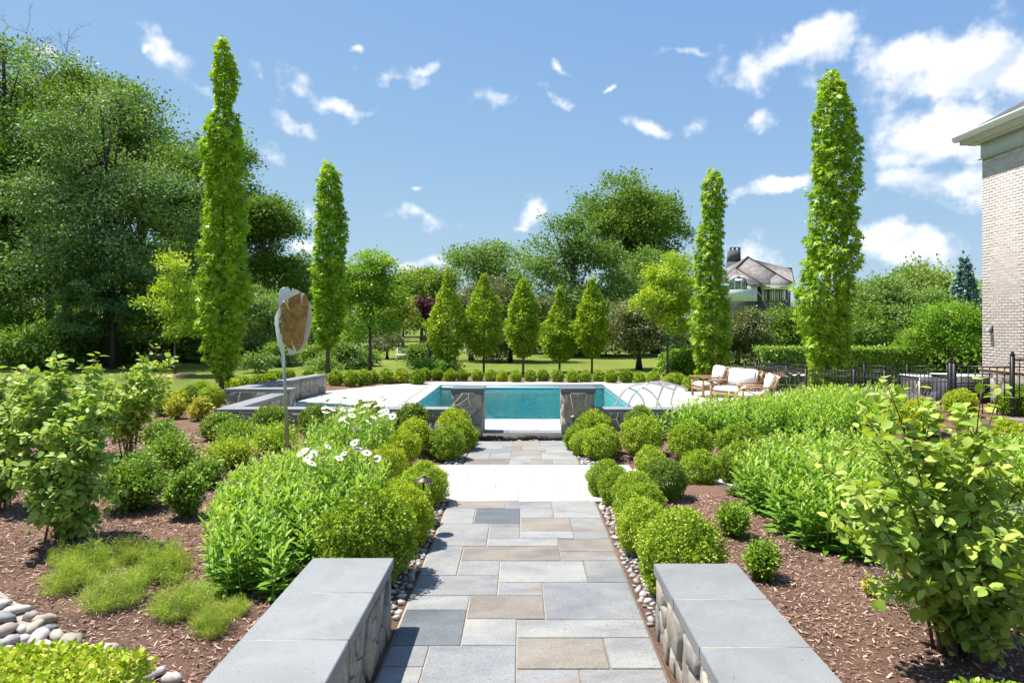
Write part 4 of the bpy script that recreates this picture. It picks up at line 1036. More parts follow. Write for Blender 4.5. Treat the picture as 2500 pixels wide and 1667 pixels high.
def shingmat(name, a, b_, sc=1.0):
    m, nt, L = newmat(name); v, r = objvec(nt, (1, 1, 1)); n = noise(nt, 3 * sc, 7, .75, v); f = noise(nt, 26 * sc, 5, .8, v)
    c = ramp(nt, [(.35, a), (.65, b_)], n); c = mixc(nt, c, ramp(nt, [(.3, (.6, .6, .6)), (.7, (1.2, 1.2, 1.2))], f), .9, 'MULTIPLY')
    return finish(m, nt, c, .9, f, .6, .02, .2)
M_SLATE = shingmat('grey_asphalt_shingle', (.10, .10, .105), (.17, .17, .18))
def brick_house():
    t = thing('brick_house', 'whitewashed brick house with cream eaves at the right edge', 'house', (HX, HY, 0))
    # frame: x to the right, y towards the camera is negative
    Ln = 13.0; Wd = 9.0
    wall = obj('wall', [box(.0, Wd, -Ln, 0, BZ0, BZ1)], M_BWALL, t)
    obj('foundation', [box(-.03, Wd + .03, -Ln - .03, .03, -.1, BZ0 - .09)], M_MORTAR, t)
    face_stones_rel = []
    rng = random.Random(6)
    for c in voronoi(2.6, BZ0 - .1, 26, rng, 1.0):
        p = inset(c, .007)
        if len(p) < 3: continue
        th = .03 + rng.uniform(0, .02); cx = sum(q[0] for q in p) / len(p); cz = sum(q[1] for q in p) / len(p)
        obj('stone', [prism(p, lambda q, s, k: (-.03 - k, -(q - cx), s - cz), -.01, th, .008)], M_STONE, t, False, (0, -cx + .03, cz))
    obj('water_table', [box(-.07, .0, -Ln, .07, BZ0 - .088, BZ0 - .002)], plain('sandstone', (.44, .34, .24), .85), t)
    ch = .0732; row = 0; n = int((BZ1 - .46 - BZ0) / ch); cand = []
    for i in range(n):
        z = BZ0 + (i + .5) * ch; y = -.004 - (.105 if i % 2 else 0)
        if i % 2: cand.append((-.0515, z, .095))
        while y > -2.3:
            cand.append((y - .1, z, .192)); y -= .2065
    cand.sort(key=lambda c: abs(c[0] + .8) + .12 * abs(c[1] - 3.0))
    unit = {}
    for ln in (.095, .192): unit[ln] = bevelled(-.009, .012, -ln / 2, ln / 2, -.0295, .0295, .002, M_BRICK, 'brick')
    rest = []
    for k, (y, z, ln) in enumerate(cand):
        jx = rng.uniform(-.0005, .0005)
        if k < 300:
            o = link('brick', unit[ln], wall, (jx - .001, y, z)); o.rotation_euler = (rng.uniform(-.012, .012), 0, 0)
        else:
            um = unit[ln]; uv = np.array([v.co for v in um.vertices]) + np.array([jx - .001, y, z]); rest.append((uv, [np.array(p.vertices) for p in um.polygons], 0, np.full(len(uv), rng.random())))
    if rest: tag(obj('brickwork', rest, M_BRICK, wall), kind='stuff')
    obj('mortar_face', [box(-.0085, -.001, -2.35, -.001, BZ0, BZ1 - .46)], M_BRICKJ, wall)
    # far side: quoin edge
    # eaves: frieze board, soffit, fascia, gutter
    ov = .36
    obj('frieze', [box(-.03, -.0, -Ln, .03, BZ1 - .46, BZ1 - .02)], M_GUTTER, t); obj('crown_moulding', [box(-.07, -.031, -Ln, .07, BZ1 - .47, BZ1 - .445)], M_TRIM, t)
    obj('soffit', [box(-ov + .02, Wd + ov, -Ln - ov, ov - .02, BZ1 - .018, BZ1 + .02), box(-.22, -.03, -Ln, .22, BZ1 - .06, BZ1 - .019)], M_TRIM, t)
    obj('fascia', [box(-ov, -ov + .04, -Ln - ov, ov, BZ1 - .012, BZ1 + .22), box(-ov + .041, Wd + ov, ov - .04, ov, BZ1 - .012, BZ1 + .22)], M_TRIM, t)
    g = []
    prof = [(0, -.02), (-.10, .0), (-.115, .06), (-.135, .10), (-.135, .125), (-.12, .125), (-.12, .105), (0, .10)]
    V = np.array([(-ov + px, yy, BZ1 + .10 + pz) for yy in (-Ln - ov, ov + .13) for px, pz in prof]); k = len(prof)
    obj('gutter', [(V, [np.array([i, (i + 1) % k, k + (i + 1) % k, k + i]) for i in range(k)] + [np.arange(k), np.arange(k)[::-1] + k])], M_GUTTER, t)
    ze = BZ1 + .23; rise = .62; ny = 18; parts = []
    for i in range(ny):   # lapped shingle courses up the hip
        a0, a1 = i * .30, (i + 1) * .30 + .04; x0, x1 = -ov - .02 + a0, -ov - .02 + a1
        z0, z1 = ze + a0 * rise + .012, ze + a1 * rise
        V = np.array([[x0, -Ln, z0], [x0, ov + .02 - a0, z0], [x1, ov + .02 - a1, z1], [x1, -Ln, z1], [x0, -Ln, z0 - .02], [x0, ov + .02 - a0, z0 - .02]])
        parts.append((V, [np.array([0, 1, 2, 3]), np.array([4, 5, 1, 0])]))
        V2 = np.array([[x0, ov + .02 - a0, z0], [Wd + ov - a0, ov + .02 - a0, z0], [Wd + ov - a1, ov + .02 - a1, z1], [x1, ov + .02 - a1, z1]]); parts.append((V2, np.array([[0, 1, 2, 3]])))
    obj('roof', parts, M_SLATE, t)
    return t
brick_house()
p = W(2416, 803, 17.15)
t = thing('wall_light', 'small grey wedge wall light mounted on the brick house', 'lamp', (HX - .012, 17.15, p.z))
obj('back_plate', [box(-.025, -.001, -.055, .055, -.09, .09)], M_BRONZE_L, t)
obj('hood', [(np.array([[-.025, -.06, .095], [-.025, .06, .095], [-.16, .06, -.05], [-.16, -.06, -.05], [-.025, -.06, -.06], [-.025, .06, -.06], [-.16, .06, -.062], [-.16, -.06, -.062]]), BOXF)], plain('grey_metal_hood', (.30, .32, .35), .4, .3), t)

# ------------------------------------------------------------------ neighbour's shingled house
M_SHAKE = shingmat('weathered_cedar_shake', (.15, .135, .125), (.33, .30, .28), .5)
M_SHING = shingmat('grey_wall_shingle', (.085, .09, .10), (.15, .155, .165), .6)
M_GLASS = plain('dark_window_glass', (.04, .055, .07), .12, .0, var=.2, scale=1, spec=.6)
M_BLUEW = plain('pale_blue_white_boarding', (.60, .68, .72), .6, var=.03)
def neighbour():
    D = 90.0; k = D / F
    t = thing('neighbour_house', 'distant grey-shingled house with tall chimney behind the trees', 'house', ((1830 - UX) * k, D, 0))
    X = lambda u, y=0: (u - UX) * (D + y) / F - (1830 - UX) * k
    Z = lambda v, y=0: EYE + (VY - v) * (D + y) / F
    obj('wall', [box(X(1750), X(1847), 0.3, 9, -.1, Z(700)), box(X(1847) + .02, X(1935), 1.6, 9, -.1, Z(697)), box(X(1935) - .02, X(1952), 3.0, 12, -.1, Z(694))], M_SHING, t)
    gw = obj('boarding', [box(X(1770), X(1847) + .1, 0, .29, Z(735), Z(697)), box(X(1782), X(1826), -.02, .29, Z(697) - .05, Z(680))], M_BLUEW, t)
    for u in (1806, 1818, 1830, 1840): obj('board_strip', [box(X(u) - .04, X(u) + .04, -.05, -.003, Z(735), Z(712))], M_WHITE, gw)
    obj('sill', [box(X(1780), X(1827), -.10, -.004, Z(707.5), Z(706))], M_WHITE, gw)
    # main hip roof: planes as thick shells
    def shell(pts, th=.16, mat=M_SHAKE, name='roof'):
        n = len(pts); V = np.array([(X(u, y), y, Z(v, y)) for u, v, y in pts] + [(X(u, y), y + .05, Z(v, y) - th) for u, v, y in pts])
        return obj(name, [(V, [np.arange(n), np.arange(n)[::-1] + n] + [np.array([i, n + i, n + (i + 1) % n, (i + 1) % n]) for i in range(n)])], mat, t)
    r1 = shell([(1826, 627, 6.0), (1897, 669, 2.4), (1900, 697, .6), (1862, 696, .2), (1797, 655, 3.0)])
    r2 = shell([(1797, 655, 3.0), (1862, 695, -.3), (1826, 695, -.35), (1823, 686, -.3), (1816, 678, -.25), (1803, 674.5, -.2), (1792, 676, -.2), (1784, 681, -.25), (1778, 688, -.3), (1760, 690, -.3), (1768, 678, .9)])
    shell([(1826, 627, 6.0), (1797, 655, 3.0), (1750, 690, .5), (1750, 672, 4.0), (1795, 640, 8)])
    shell([(1897, 669, 2.2), (1937, 691, .8), (1936, 695, .5), (1862, 695, .5)])
    shell([(1826, 627, 6.0), (1870, 655, 9), (1934, 655, 8.5), (1942, 694, 4.0), (1937, 692, 3.0), (1897, 669, 2.6)])
    shell([(1826, 627, 6.01), (1826, 627, 9), (1880, 656, 12), (1934, 655, 8.5), (1870, 655, 9)])
    for b_ in (bar((X(1826, 5.9), 5.9, Z(626.5, 5.9)), (X(1897, 2.3), 2.3, Z(668.5, 2.3)), .16, .12), bar((X(1826, 5.9), 5.9, Z(626.5, 5.9)), (X(1797, 2.9), 2.9, Z(654.5, 2.9)), .16, .12), bar((X(1797, 2.85), 2.85, Z(654.5, 2.85)), (X(1862, -.1), -.1, Z(694, -.1)), .1, .1), bar((X(1897, 2.1), 2.1, Z(668.5, 2.1)), (X(1936, .7), .7, Z(690.5, .7)), .1, .1), bar((X(1880, 8.5), 8.5, Z(654.5, 8.5)), (X(1934, 8.4), 8.4, Z(654.5, 8.4)), .15, .12)): obj('ridge', [b_], M_BARKD, t)
    obj('eave_board', [box(X(1863), X(1936), .3, 1.59, Z(699), Z(696.2)), box(X(1866), X(1932), .9, 1.58, Z(705), Z(699.3))], M_WHITE, t)
    # arched dormer window
    aw = obj('arched_window', [tube([(X(1803 + 25 * math.cos(a)), -.12, Z(693 - 17 * math.sin(a))) for a in np.linspace(0, math.pi, 15)], .16, 6)], M_WHITE, t)
    for (u0, u1) in ((1783, 1791.5), (1795, 1807.5), (1811.5, 1823.5)):
        f = obj('pane', [box(X(u0), X(u1), -.06, -.03, Z(706), Z(686 if u0 == 1795 else 690))], M_GLASS, aw)
        for q in np.linspace(u0, u1, 4)[1:-1]: obj('muntin', [box(X(q) - .025, X(q) + .025, -.09, -.062, Z(706), Z(687 if u0 == 1795 else 690))], M_WHITE, aw)
        for q in (700, 694.5): obj('muntin', [box(X(u0), X(u1), -.105, -.092, Z(q) - .025, Z(q) + .025)], M_WHITE, aw)
    for u in (1793.2, 1809.5): obj('mullion', [box(X(u) - .1, X(u) + .1, -.12, -.022, Z(706), Z(684))], M_WHITE, aw)
    # right bay windows
    for (u0, u1) in ((1875, 1882), (1888, 1895), (1903, 1910), (1917, 1923)):
        w_ = obj('window', [box(X(u0) - .28, X(u1) + .28, 1.45, 1.59, Z(732), Z(704.8))], M_WHITE, t)
        obj('pane', [box(X(u0), X(u1), 1.42, 1.449, Z(731), Z(706))], M_GLASS, w_)
        obj('muntin', [box(X((u0 + u1) / 2) - .025, X((u0 + u1) / 2) + .025, 1.39, 1.419, Z(731), Z(706))], M_WHITE, w_)
        for q in (712, 718, 724): obj('muntin', [box(X(u0), X(u1), 1.375, 1.389, Z(q) - .025, Z(q) + .025)], M_WHITE, w_)
    # chimney with two openings under the top
    c = obj('chimney', [(np.array([[X(1777, 7.5), 7, Z(670, 7.5)], [X(1809, 7.5), 7, Z(670, 7.5)], [X(1809, 7.5), 8.6, Z(670, 7.5)], [X(1777, 7.5), 8.6, Z(670, 7.5)], [X(1778, 7.5), 7, Z(640, 7.5)], [X(1807, 7.5), 7, Z(640, 7.5)], [X(1807, 7.5), 8.6, Z(640, 7.5)], [X(1778, 7.5), 8.6, Z(640, 7.5)]]), BOXF),
                        (np.array([[X(1779.5, 7.5), 7.1, Z(639.8, 7.5)], [X(1807, 7.5), 7.1, Z(639.8, 7.5)], [X(1807, 7.5), 8.5, Z(639.8, 7.5)], [X(1779.5, 7.5), 8.5, Z(639.8, 7.5)], [X(1781, 7.5), 7.1, Z(611, 7.5)], [X(1806, 7.5), 7.1, Z(611, 7.5)], [X(1806, 7.5), 8.5, Z(611, 7.5)], [X(1781, 7.5), 8.5, Z(611, 7.5)]]), BOXF),
                        box(X(1781, 7.5), X(1806, 7.5), 7.1, 7.5, Z(605.2, 7.5), Z(604, 7.5)), box(X(1781, 7.5), X(1784.5, 7.5), 7.1, 7.5, Z(610.95, 7.5), Z(605.25, 7.5)), box(X(1791, 7.5), X(1795, 7.5), 7.1, 7.5, Z(610.95, 7.5), Z(605.25, 7.5)), box(X(1801.5, 7.5), X(1806, 7.5), 7.1, 7.5, Z(610.95, 7.5), Z(605.25, 7.5))], M_SHING, t)
neighbour()

# ------------------------------------------------------------------ iron fence
def fence_post(parent, p, h, w=.06):
    o = obj('post', [box(-w / 2, w / 2, -w / 2, w / 2, -.3, h), box(-w * .68, w * .68, -w * .68, w * .68, h + .001, h + .02), lathe([(w * .45, h + .02), (w * .52, h + .04), (w * .3, h + .07), (.0, h + .085)], 8),
                     box(-w * .75, w * .75, -w * .75, w * .75, 0, .05)], M_IRON, parent); o.location = p; return o
def fence_run(label, pts, h, posts=None, pk=.115, gap_top=.02, scroll=False, post_h=None):
    base = Vector(pts[0]); t = thing('iron_fence', label, 'fence', base)
    for i, p in enumerate(pts): fence_post(t, Vector(p) - base, (post_h or h + .08))
    for a, b in zip(pts[:-1], pts[1:]):
        a = Vector(a) - base; b = Vector(b) - base; d = b - a; L = Vector((d.x, d.y)).length
        for z in (h, h - .14, .12): obj('rail', [bar(a + Vector((0, 0, z)), b + Vector((0, 0, z)), .032, .03 if z == h else .02)], M_IRON, t)
        n = max(2, int(L / pk)); me = mk('picket', [box(-.008, .008, -.008, .008, .06, h)], M_IRON)
        for i in range(1, n): link('picket', me, t, a + d * (i / n))
        if scroll:
            for s in (.22, .5, .78):
                c = a + d * s; dn = d.normalized(); pts_ = [c + dn * (.10 * (1 - q / 14) * math.cos(q * .75)) + Vector((0, 0, h - .28 + .10 * (1 - q / 14) * math.sin(q * .75))) for q in range(13)]
                obj('scroll', [tube(pts_, .006, 5)], M_IRON, t)
    return t
def fp(u, v, d, h):  # foot of a post whose rail top is seen at (u,v) at distance d
    p = W(u, v, d); return (p.x, p.y, p.z - h)
H = 1.12
fence_run('black iron fence running behind the teak chairs and the tall tree', [fp(1752, 893, 25.0, H), fp(1818, 891, 24.0, H), fp(1845, 887, 23.2, H), fp(1920, 897, 20.8, H), fp(1968, 904, 19.0, H), fp(2085, 906, 17.3, H), fp(2160, 909, 16.2, H), fp(2318, 916, 14.2, H)], H)
fence_run('farther black iron fence in front of the clipped hedge', [fp(1853, 885, 24.5, H), fp(1920, 890, 24.0, H), fp(2030, 892, 23.6, H), fp(2110, 893, 23.2, H), fp(2215, 894, 22.6, H), fp(2313, 895, 22.0, H)], H)
fence_run('black iron gate panels with scrollwork beside the brick house', [fp(2320, 892, 14.0, 1.2), fp(2330, 894, 13.9, 1.2), fp(2471, 897, 13.2, 1.2)], 1.2, scroll=True)
fence_run('taller iron fence panel against the brick wall at the right edge', [fp(2472, 877, 13.1, 1.45), fp(2560, 880, 12.6, 1.45)], 1.45, scroll=True)

# ------------------------------------------------------------------ air conditioners behind the fence
def aircon(label, u, v, d, w, h, dp):
    p = W(u, v, d); t = thing('air_conditioner', label, 'air conditioner', (p.x, d, p.z - h))
    obj('cabinet', [box(-w / 2, w / 2, 0, dp, 0, h - .04)], plain('dark_grille', (.09, .09, .095), .6, .3), t)
    obj('lid', [box(-w / 2 - .02, w / 2 + .02, -.02, dp + .02, h - .039, h)], M_GUTTER, t)
    for i in range(10): obj('louvre', [box(-w / 2 + .03, w / 2 - .03, -.016, -.002, .08 + i * (h - .2) / 10, .11 + i * (h - .2) / 10)], M_IRON, t)
    for s in (-1, 1): obj('corner_post', [box(s * (w / 2 - .02) - .02, s * (w / 2 - .02) + .02, -.02, -.001, 0, h - .04)], M_GUTTER, t)
aircon('grey air-conditioning unit behind the iron fence nearest the clipped hedge', 2285, 918, 17.0, .86, .85, .8)
aircon('grey air-conditioning unit behind the fence close to the brick house', 2372, 917, 15.4, .86, .85, .8)

# ------------------------------------------------------------------ path lights
def path_light(label, x, y, z, h, tilt=0.0):
    t = thing('path_light', label, 'path light', (x, y, z), 0, 'bronze path lights')
    t.rotation_euler = (0, tilt, 0)
    obj('post', [tube([(0, 0, -.1), (0, 0, h - .03)], .0115, 10)], M_BRONZE_L, t, True)
    obj('shade', [lathe([(.0, h + .012), (.022, h + .012), (.03, h + .006), (.098, h - .022), (.10, h - .027), (.095, h - .026), (.03, h - .008), (.0, h - .008)], 24)], M_BRONZE_L, t, True)
    obj('finial', [lathe([(.018, h + .012), (.02, h + .03), (.014, h + .034), (0, h + .034)], 14)], M_BRONZE_L, t, True)
    obj('socket', [lathe([(.0, h - .06), (.016, h - .06), (.018, h - .03), (.013, h - .008)], 12)], M_BRONZE_L, t, True)
path_light('bronze path light with mushroom shade standing on the left edge of the path', -1.10, 7.50, -.02, .62, .03)
q = G(2145, 1170); path_light('bronze path light half hidden behind the leafy shrub on the right', (2145 - UX) / F * 9.9, 9.9, gz(4.9, 9.9), .56)
path_light('bronze path light tucked beside the clipped balls at the right pillar', (1401 - UX) / F * 13.0, 13.0, .06, .50)
path_light('far bronze path light between the clipped balls right of the pool', (1623 - UX) / F * 24.8, 24.8, .12, .42)

# ------------------------------------------------------------------ metal leaf sculpture on a pole
def curved_sheet(name, outline, yfun, th, mat, parent, s, c):
    """outline in sculpture units; bent out of the plane by yfun"""
    pts = [Vector(((x - c[0]) * s, (c[1] - y) * s)) for x, y in outline]; n = len(pts); ol = [(p.x, p.y) for p in pts]
    xs = [p.x for p in pts]; ys = [p.y for p in pts]; st = .025
    for i in range(int((max(xs) - min(xs)) / st) + 1):
        for j in range(int((max(ys) - min(ys)) / st) + 1):
            a, b = min(xs) + i * st, min(ys) + j * st
            if inside(ol, a, b): pts.append(Vector((a, b)))
    vs, es, fs, *_ = delaunay_2d_cdt(pts, [(i, (i + 1) % n) for i in range(n)], [list(range(n))], 1, 1e-5)
    V = np.array([(v.x, yfun(v.x, v.y), v.y) for v in vs]); k = len(V); V2 = V + np.array([0, th, 0])
    from collections import Counter
    ec = Counter();
    for f in fs:
        for i in range(len(f)): ec[tuple(sorted((f[i], f[(i + 1) % len(f)])))] += 1
    Fl = [np.array(f) for f in fs] + [np.array(f)[::-1] + k for f in fs] + [np.array([a, b, b + k, a + k]) for (a, b), q_ in ec.items() if q_ == 1]
    return obj(name, [(np.concatenate([V, V2]), Fl)], mat, parent)
def sculpture():
    d = 11.0; b = W(704, 1130, d); b.z = gz(b.x, d); s = .2807 / F * d; c = (340, 600)
    t = thing('metal_leaf_sculpture', 'tall leaf sculpture of bronze and silver metal plates on a steel pole', 'sculpture', b)
    top = W(690, 815, d) - b
    obj('pole', [tube([(0, 0, -.15), (top.x * .5, 0, top.z * .5), tuple(top)], [.030, .027, .022], 14)], M_POLE, t, True)
    h = bpy.data.objects.new('head', None)
    hd = W(600 + c[0] * .2807, 680 + c[1] * .2807, d) - b
    def P(o): o.location = hd
    br = [(330, 240), (345, 215), (365, 195), (385, 235), (415, 300), (408, 240), (400, 180), (455, 145), (510, 118), (510, 180), (515, 230), (520, 180), (528, 130), (550, 148), (560, 172), (569, 205), (566, 260), (556, 330), (540, 440), (522, 560), (500, 605), (472, 633), (455, 590), (425, 515), (425, 560), (440, 622), (400, 600), (345, 548), (338, 480), (334, 380), (330, 300)]
    P(curved_sheet('bronze_plate', br, lambda x, z: -.16 + 1.1 * (x - .16) ** 2 - .05 * z, .006, M_BRONZE, t, s, c))
    st = [(280, 260), (279, 150), (290, 95), (315, 76), (348, 70), (368, 92), (382, 118), (386, 82), (430, 98), (480, 130), (540, 200), (572, 300), (566, 380), (550, 460), (520, 555), (470, 632), (430, 655), (390, 668), (352, 665), (345, 575), (440, 570), (470, 480), (470, 260), (410, 225), (360, 195), (320, 200), (300, 225)]
    P(curved_sheet('steel_back_plate', st, lambda x, z: .10 - .9 * (x - .17) ** 2, .006, M_BRUSH, t, s, c))
    wg = [(325, 222), (325, 300), (300, 350), (296, 410), (310, 470), (335, 540), (346, 600), (348, 700), (345, 850), (332, 820), (322, 740), (318, 660), (300, 610), (285, 570), (262, 470), (250, 390), (248, 340), (258, 318), (272, 300), (290, 262)]
    P(curved_sheet('steel_side_plate', wg, lambda x, z: -.05 + 3.0 * (x + .02) ** 2, .006, M_BRUSH, t, s, c))
    fin = [(236, 270), (252, 300), (268, 320), (262, 345), (250, 345), (240, 310)]
    P(curved_sheet('bronze_fin', fin, lambda x, z: .05, .006, M_BRONZE, t, s, c))
    inn = [(298, 395), (322, 415), (332, 470), (330, 540), (312, 520), (304, 450)]
    P(curved_sheet('bronze_inner_plate', inn, lambda x, z: -.005, .006, M_BRONZE, t, s, c))
    bpy.data.objects.remove(h)
sculpture()

# ------------------------------------------------------------------ pool hand rails
def rails():
    for k, (lab, off, d) in enumerate((('polished steel arched pool handrail nearer the camera', 0, 17.6), ('polished steel arched pool handrail beyond the nearer one', 1, 18.25))):
        ctrl = [[(1500, 1000), (1509, 978), (1521, 958), (1537, 943.5), (1560, 937.5), (1585, 936), (1612, 940), (1632, 947), (1648, 954)],
                [(1532, 1000), (1543, 970), (1560, 950), (1580, 938), (1602, 933), (1622, 933.5), (1648, 940), (1664, 945), (1679, 951)]][k]
        pts = [W(u, v, d) for u, v in ctrl]; b = Vector((pts[0].x, d, DZ)); t = thing('pool_handrail', lab, 'handrail', b, 0, 'arched pool handrails')
        def sm(P):
            P = [Vector(p) - b for p in P]; out = []
            Q = [P[0] * 2 - P[1]] + P + [P[-1] * 2 - P[-2]]
            for i in range(1, len(Q) - 2):
                for s in range(5):
                    q = s / 5; p0, p1, p2, p3 = Q[i - 1:i + 3]
                    out.append(.5 * (2 * p1 + (p2 - p0) * q + (2 * p0 - 5 * p1 + 4 * p2 - p3) * q * q + (3 * p1 - p0 - 3 * p2 + p3) * q ** 3))
            return [tuple(v) for v in out + [P[-1]]]
        low = pts[0].copy(); low.z = -.6
        obj('rail', [tube(sm([low] + pts), .030, 12)], M_STEEL, t, True)
        arc = [[(1536, 947), (1552, 955), (1563, 966), (1571, 979), (1575, 1000)], [(1569, 947), (1584, 954), (1598, 967), (1606, 980), (1614, 1000)]][k]
        obj('brace', [tube(sm([W(u, v, d) for u, v in arc]), .026, 12)], M_STEEL, t, True)
        post = [[(1619, 943), (1612, 962), (1605, 982), (1601, 1004)], [(1652, 942), (1645, 958), (1640, 975), (1637, 992)]][k]
        obj('post', [tube(sm([W(u, v, d) for u, v in post]), .028, 12)], M_STEEL, t, True)
        f = Vector(W(*post[-1], d)) - b; obj('foot_flange', [lathe([(.05, 0), (.05, .015), (.025, .02), (.025, .03)], 16, 0, (f.x, f.y, .004))], M_STEEL, t, True)
rails()

# ------------------------------------------------------------------ pool cover box at the far end
t = thing('pool_cover_box', 'long pale grey automatic pool cover housing along the far pool edge', 'pool cover', (0, PY1 - .34, DZ))
obj('lid', [box(-PX + .02, PX - .02, .0, .33, -.035, -.005)], plain('cover_lid', (.40, .42, .44), .5), t)
obj('leading_edge', [tube([(-PX + .03, -.06, -.09), (PX - .03, -.06, -.09)], .035, 10)], M_GUTTER, t, True)
obj('housing_front', [box(-PX + .02, PX - .02, -.0, .02, -.14, -.037)], plain('cover_front_grey', (.16, .17, .18), .6), t)  # dark grey front face of the housing, below the lid
# silt sock lying across the step
t = thing('silt_sock', 'wrinkled black fabric tube lying across the path at the step', 'fabric tube', (0, 13.44, .045))
rr = np.random.default_rng(8); xs = np.linspace(-1.02, 1.02, 60)
pts = [(x, .03 * math.sin(x * 4) + .012 * rr.normal(), .012 * math.sin(x * 9) + .008 * rr.normal()) for x in xs]
obj('tube', [tube(pts, .042 + .010 * np.sin(xs * 17) + .006 * rr.normal(size=60), 10)], M_FABRIC, t, True)

# ------------------------------------------------------------------ teak lounge seats with white cushions
def cushion(name, x0, x1, y0, y1, z0, z1, parent, rot=None, piv=None):
    me = bevelled(x0, x1, y0, y1, z0, z1, min(.045, (z1 - z0) * .4, (x1 - x0) * .4), M_CUSH, name, 4)
    me.polygons.foreach_set('use_smooth', np.ones(len(me.polygons), bool)); o = link(name, me, parent)
    return o
def seat(label, x, y, rz, w, name='teak_armchair', cat='armchair'):
    """faces local -Y; w is the width between the arms"""
    t = thing(name, label, cat, (x, y, DZ + .004), rz, 'teak lounge seats by the pool'); h = w / 2
    for sx in (-1, 1):
        X = sx * (h + .04)
        obj('leg', [bar((X, -.36, 0), (X, -.36, .56), .055, .055)], M_TEAK, t)
        obj('leg', [tube([(X, .40, 0), (X, .36, .25), (X, .36, .45), (X, .44, .70), (X, .50, .86)], .032, 6)], M_TEAK, t)
        obj('arm', [box(X - .045, X + .045, -.42, .40, .565, .60)], M_TEAK, t)
        obj('side_brace', [bar((X, -.33, .22), (X, .34, .53), .028, .04), bar((X + sx * .006, -.33, .53), (X + sx * .006, .34, .22), .028, .04)], M_TEAK, t)
        obj('arm_support', [tube([(X, .36, .40), (X, .25, .52), (X, .40, .60)], .02, 6)], M_TEAK, t)
        obj('side_rail', [box(X - .02, X + .02, -.33, .34, .20, .265)], M_TEAK, t)
    obj('front_rail', [box(-h - .01, h + .01, -.385, -.34, .20, .275)], M_TEAK, t); obj('back_rail', [bar((-h, .365, .30), (h, .365, .30), .04, .07)], M_TEAK, t); obj('top_rail', [bar((-h - .03, .50, .845), (h + .03, .50, .845), .035, .07)], M_TEAK, t)
    for i in range(8): obj('seat_slat', [box(-h, h, -.335 + i * .085, -.27 + i * .085, .265, .285)], M_TEAK, t)
    n = max(6, int(w / .085))
    for i in range(n):
        xx = -h + .03 + (w - .06) * i / (n - 1); obj('back_slat', [bar((xx, .375, .33), (xx, .495, .82), .045, .018)], M_TEAK, t)
    k = 1
    for i in range(k):
        a, b = -h + w * i / k + .01, -h + w * (i + 1) / k - .01
        cushion('seat_cushion', a, b, -.40, .22, .288, .43, t)
        o = cushion('back_cushion', a, b, -.08, .08, 0, .50, t); o.location = (0, .265, .425); o.rotation_euler = (-.22, 0, 0)
A1 = (1733 - UX) / F * 20.4
seat('teak armchair with white cushions, the left one of the pool seats', A1, 20.5, math.radians(-78), .62)
seat('wide teak loveseat with white cushions between two armchairs by the pool', (1792 - UX) / F * 19.0, 18.9, math.radians(-58), .98, 'teak_loveseat', 'loveseat')
seat('teak armchair with white cushions, the right one partly hidden by daisies', (1842 - UX) / F * 17.4, 17.3, math.radians(-100), .60)

# ------------------------------------------------------------------ far garden furniture
p = G(985, 885); D = 42.0
t = thing('garden_bench', 'small white metal bench on the far lawn', 'bench', ((990 - UX) / F * D, D, -.05))
for sx in (-.55, .55):
    obj('leg', [bar((sx, -.2, 0), (sx, -.2, .42), .05, .05)], M_WHITE, t); obj('leg', [bar((sx, .2, 0), (sx, .25, .85), .05, .05)], M_WHITE, t)
obj('seat', [box(-.6, .6, -.24, .22, .42, .46)], M_WHITE, t)
for z in (.55, .68, .81): obj('back_slat', [box(-.6, .6, .23, .26, z, z + .07)], M_SHING, t)
D = 36.0
t = thing('garden_arbor', 'dark painted garden arbor post frame on the lawn', 'arbor', ((1056 - UX) / F * D, D, -.05))
for sx in (-.20, .20):
    for sy in (0, .5): obj('post', [box(sx - .06, sx + .06, sy - .06, sy + .06, 0, 1.12)], M_BARKD, t)
for sy in (0, .5): obj('beam', [box(-.32, .32, sy - .06, sy + .06, 1.122, 1.24)], M_BARKD, t)
for i in range(3): obj('cross_piece', [box(-.30 + i * .3 - .03, -.30 + i * .3 + .03, -.12, .62, 1.242, 1.29)], M_BARKD, t)
D = 62.0
t = thing('rail_fence', 'dark horizontal rail fence at the far end of the lawn', 'fence', ((1010 - UX) / F * D, D, -.1))
for i in range(9): obj('post', [box(-7.1 + i * 2.0, -6.95 + i * 2.0, -.07, .07, 0, 1.35)], M_BARKD, t)
for z in (.3, .72, 1.14): obj('rail', [box(-7.2, 9.1, -.12, -.075, z, z + .14)], M_BARKD, t)

# ------------------------------------------------------------------ trees
def E(u, v, d, rw, rh, base, depth=1.0):
    """ellipsoid (relative to the trunk base) whose middle is seen at (u,v) at distance d, half sizes in pixels"""
    p = W(u, v, d); return (p.x - base[0], p.y - base[1], p.z + .06, rw / F * d, rw / F * d * depth, rh / F * d)
def tree_at(name, label, u, d, ells, leaf, dd=0, **k):
    b = ((u - UX) / F * d, d); return tree(name, label, b[0], b[1], [E(*e[:2], d + (e[4] if len(e) > 4 else 0), e[2], e[3], b) for e in ells], leaf, **k)
GW = 'woodland trees on the left'
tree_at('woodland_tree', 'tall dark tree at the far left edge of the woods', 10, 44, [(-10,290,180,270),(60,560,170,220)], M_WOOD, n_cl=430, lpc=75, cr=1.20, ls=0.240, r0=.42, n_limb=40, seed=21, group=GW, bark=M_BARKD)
tree_at('woodland_tree', 'tall yellow-green tree with sparse top above the silvery maple', 165, 50, [(140,310,130,170),(220,280,90,110),(100,480,130,170)], M_WOODY, n_cl=380, lpc=65, cr=1.20, ls=0.254, r0=.4, n_limb=46, seed=22, group=GW)
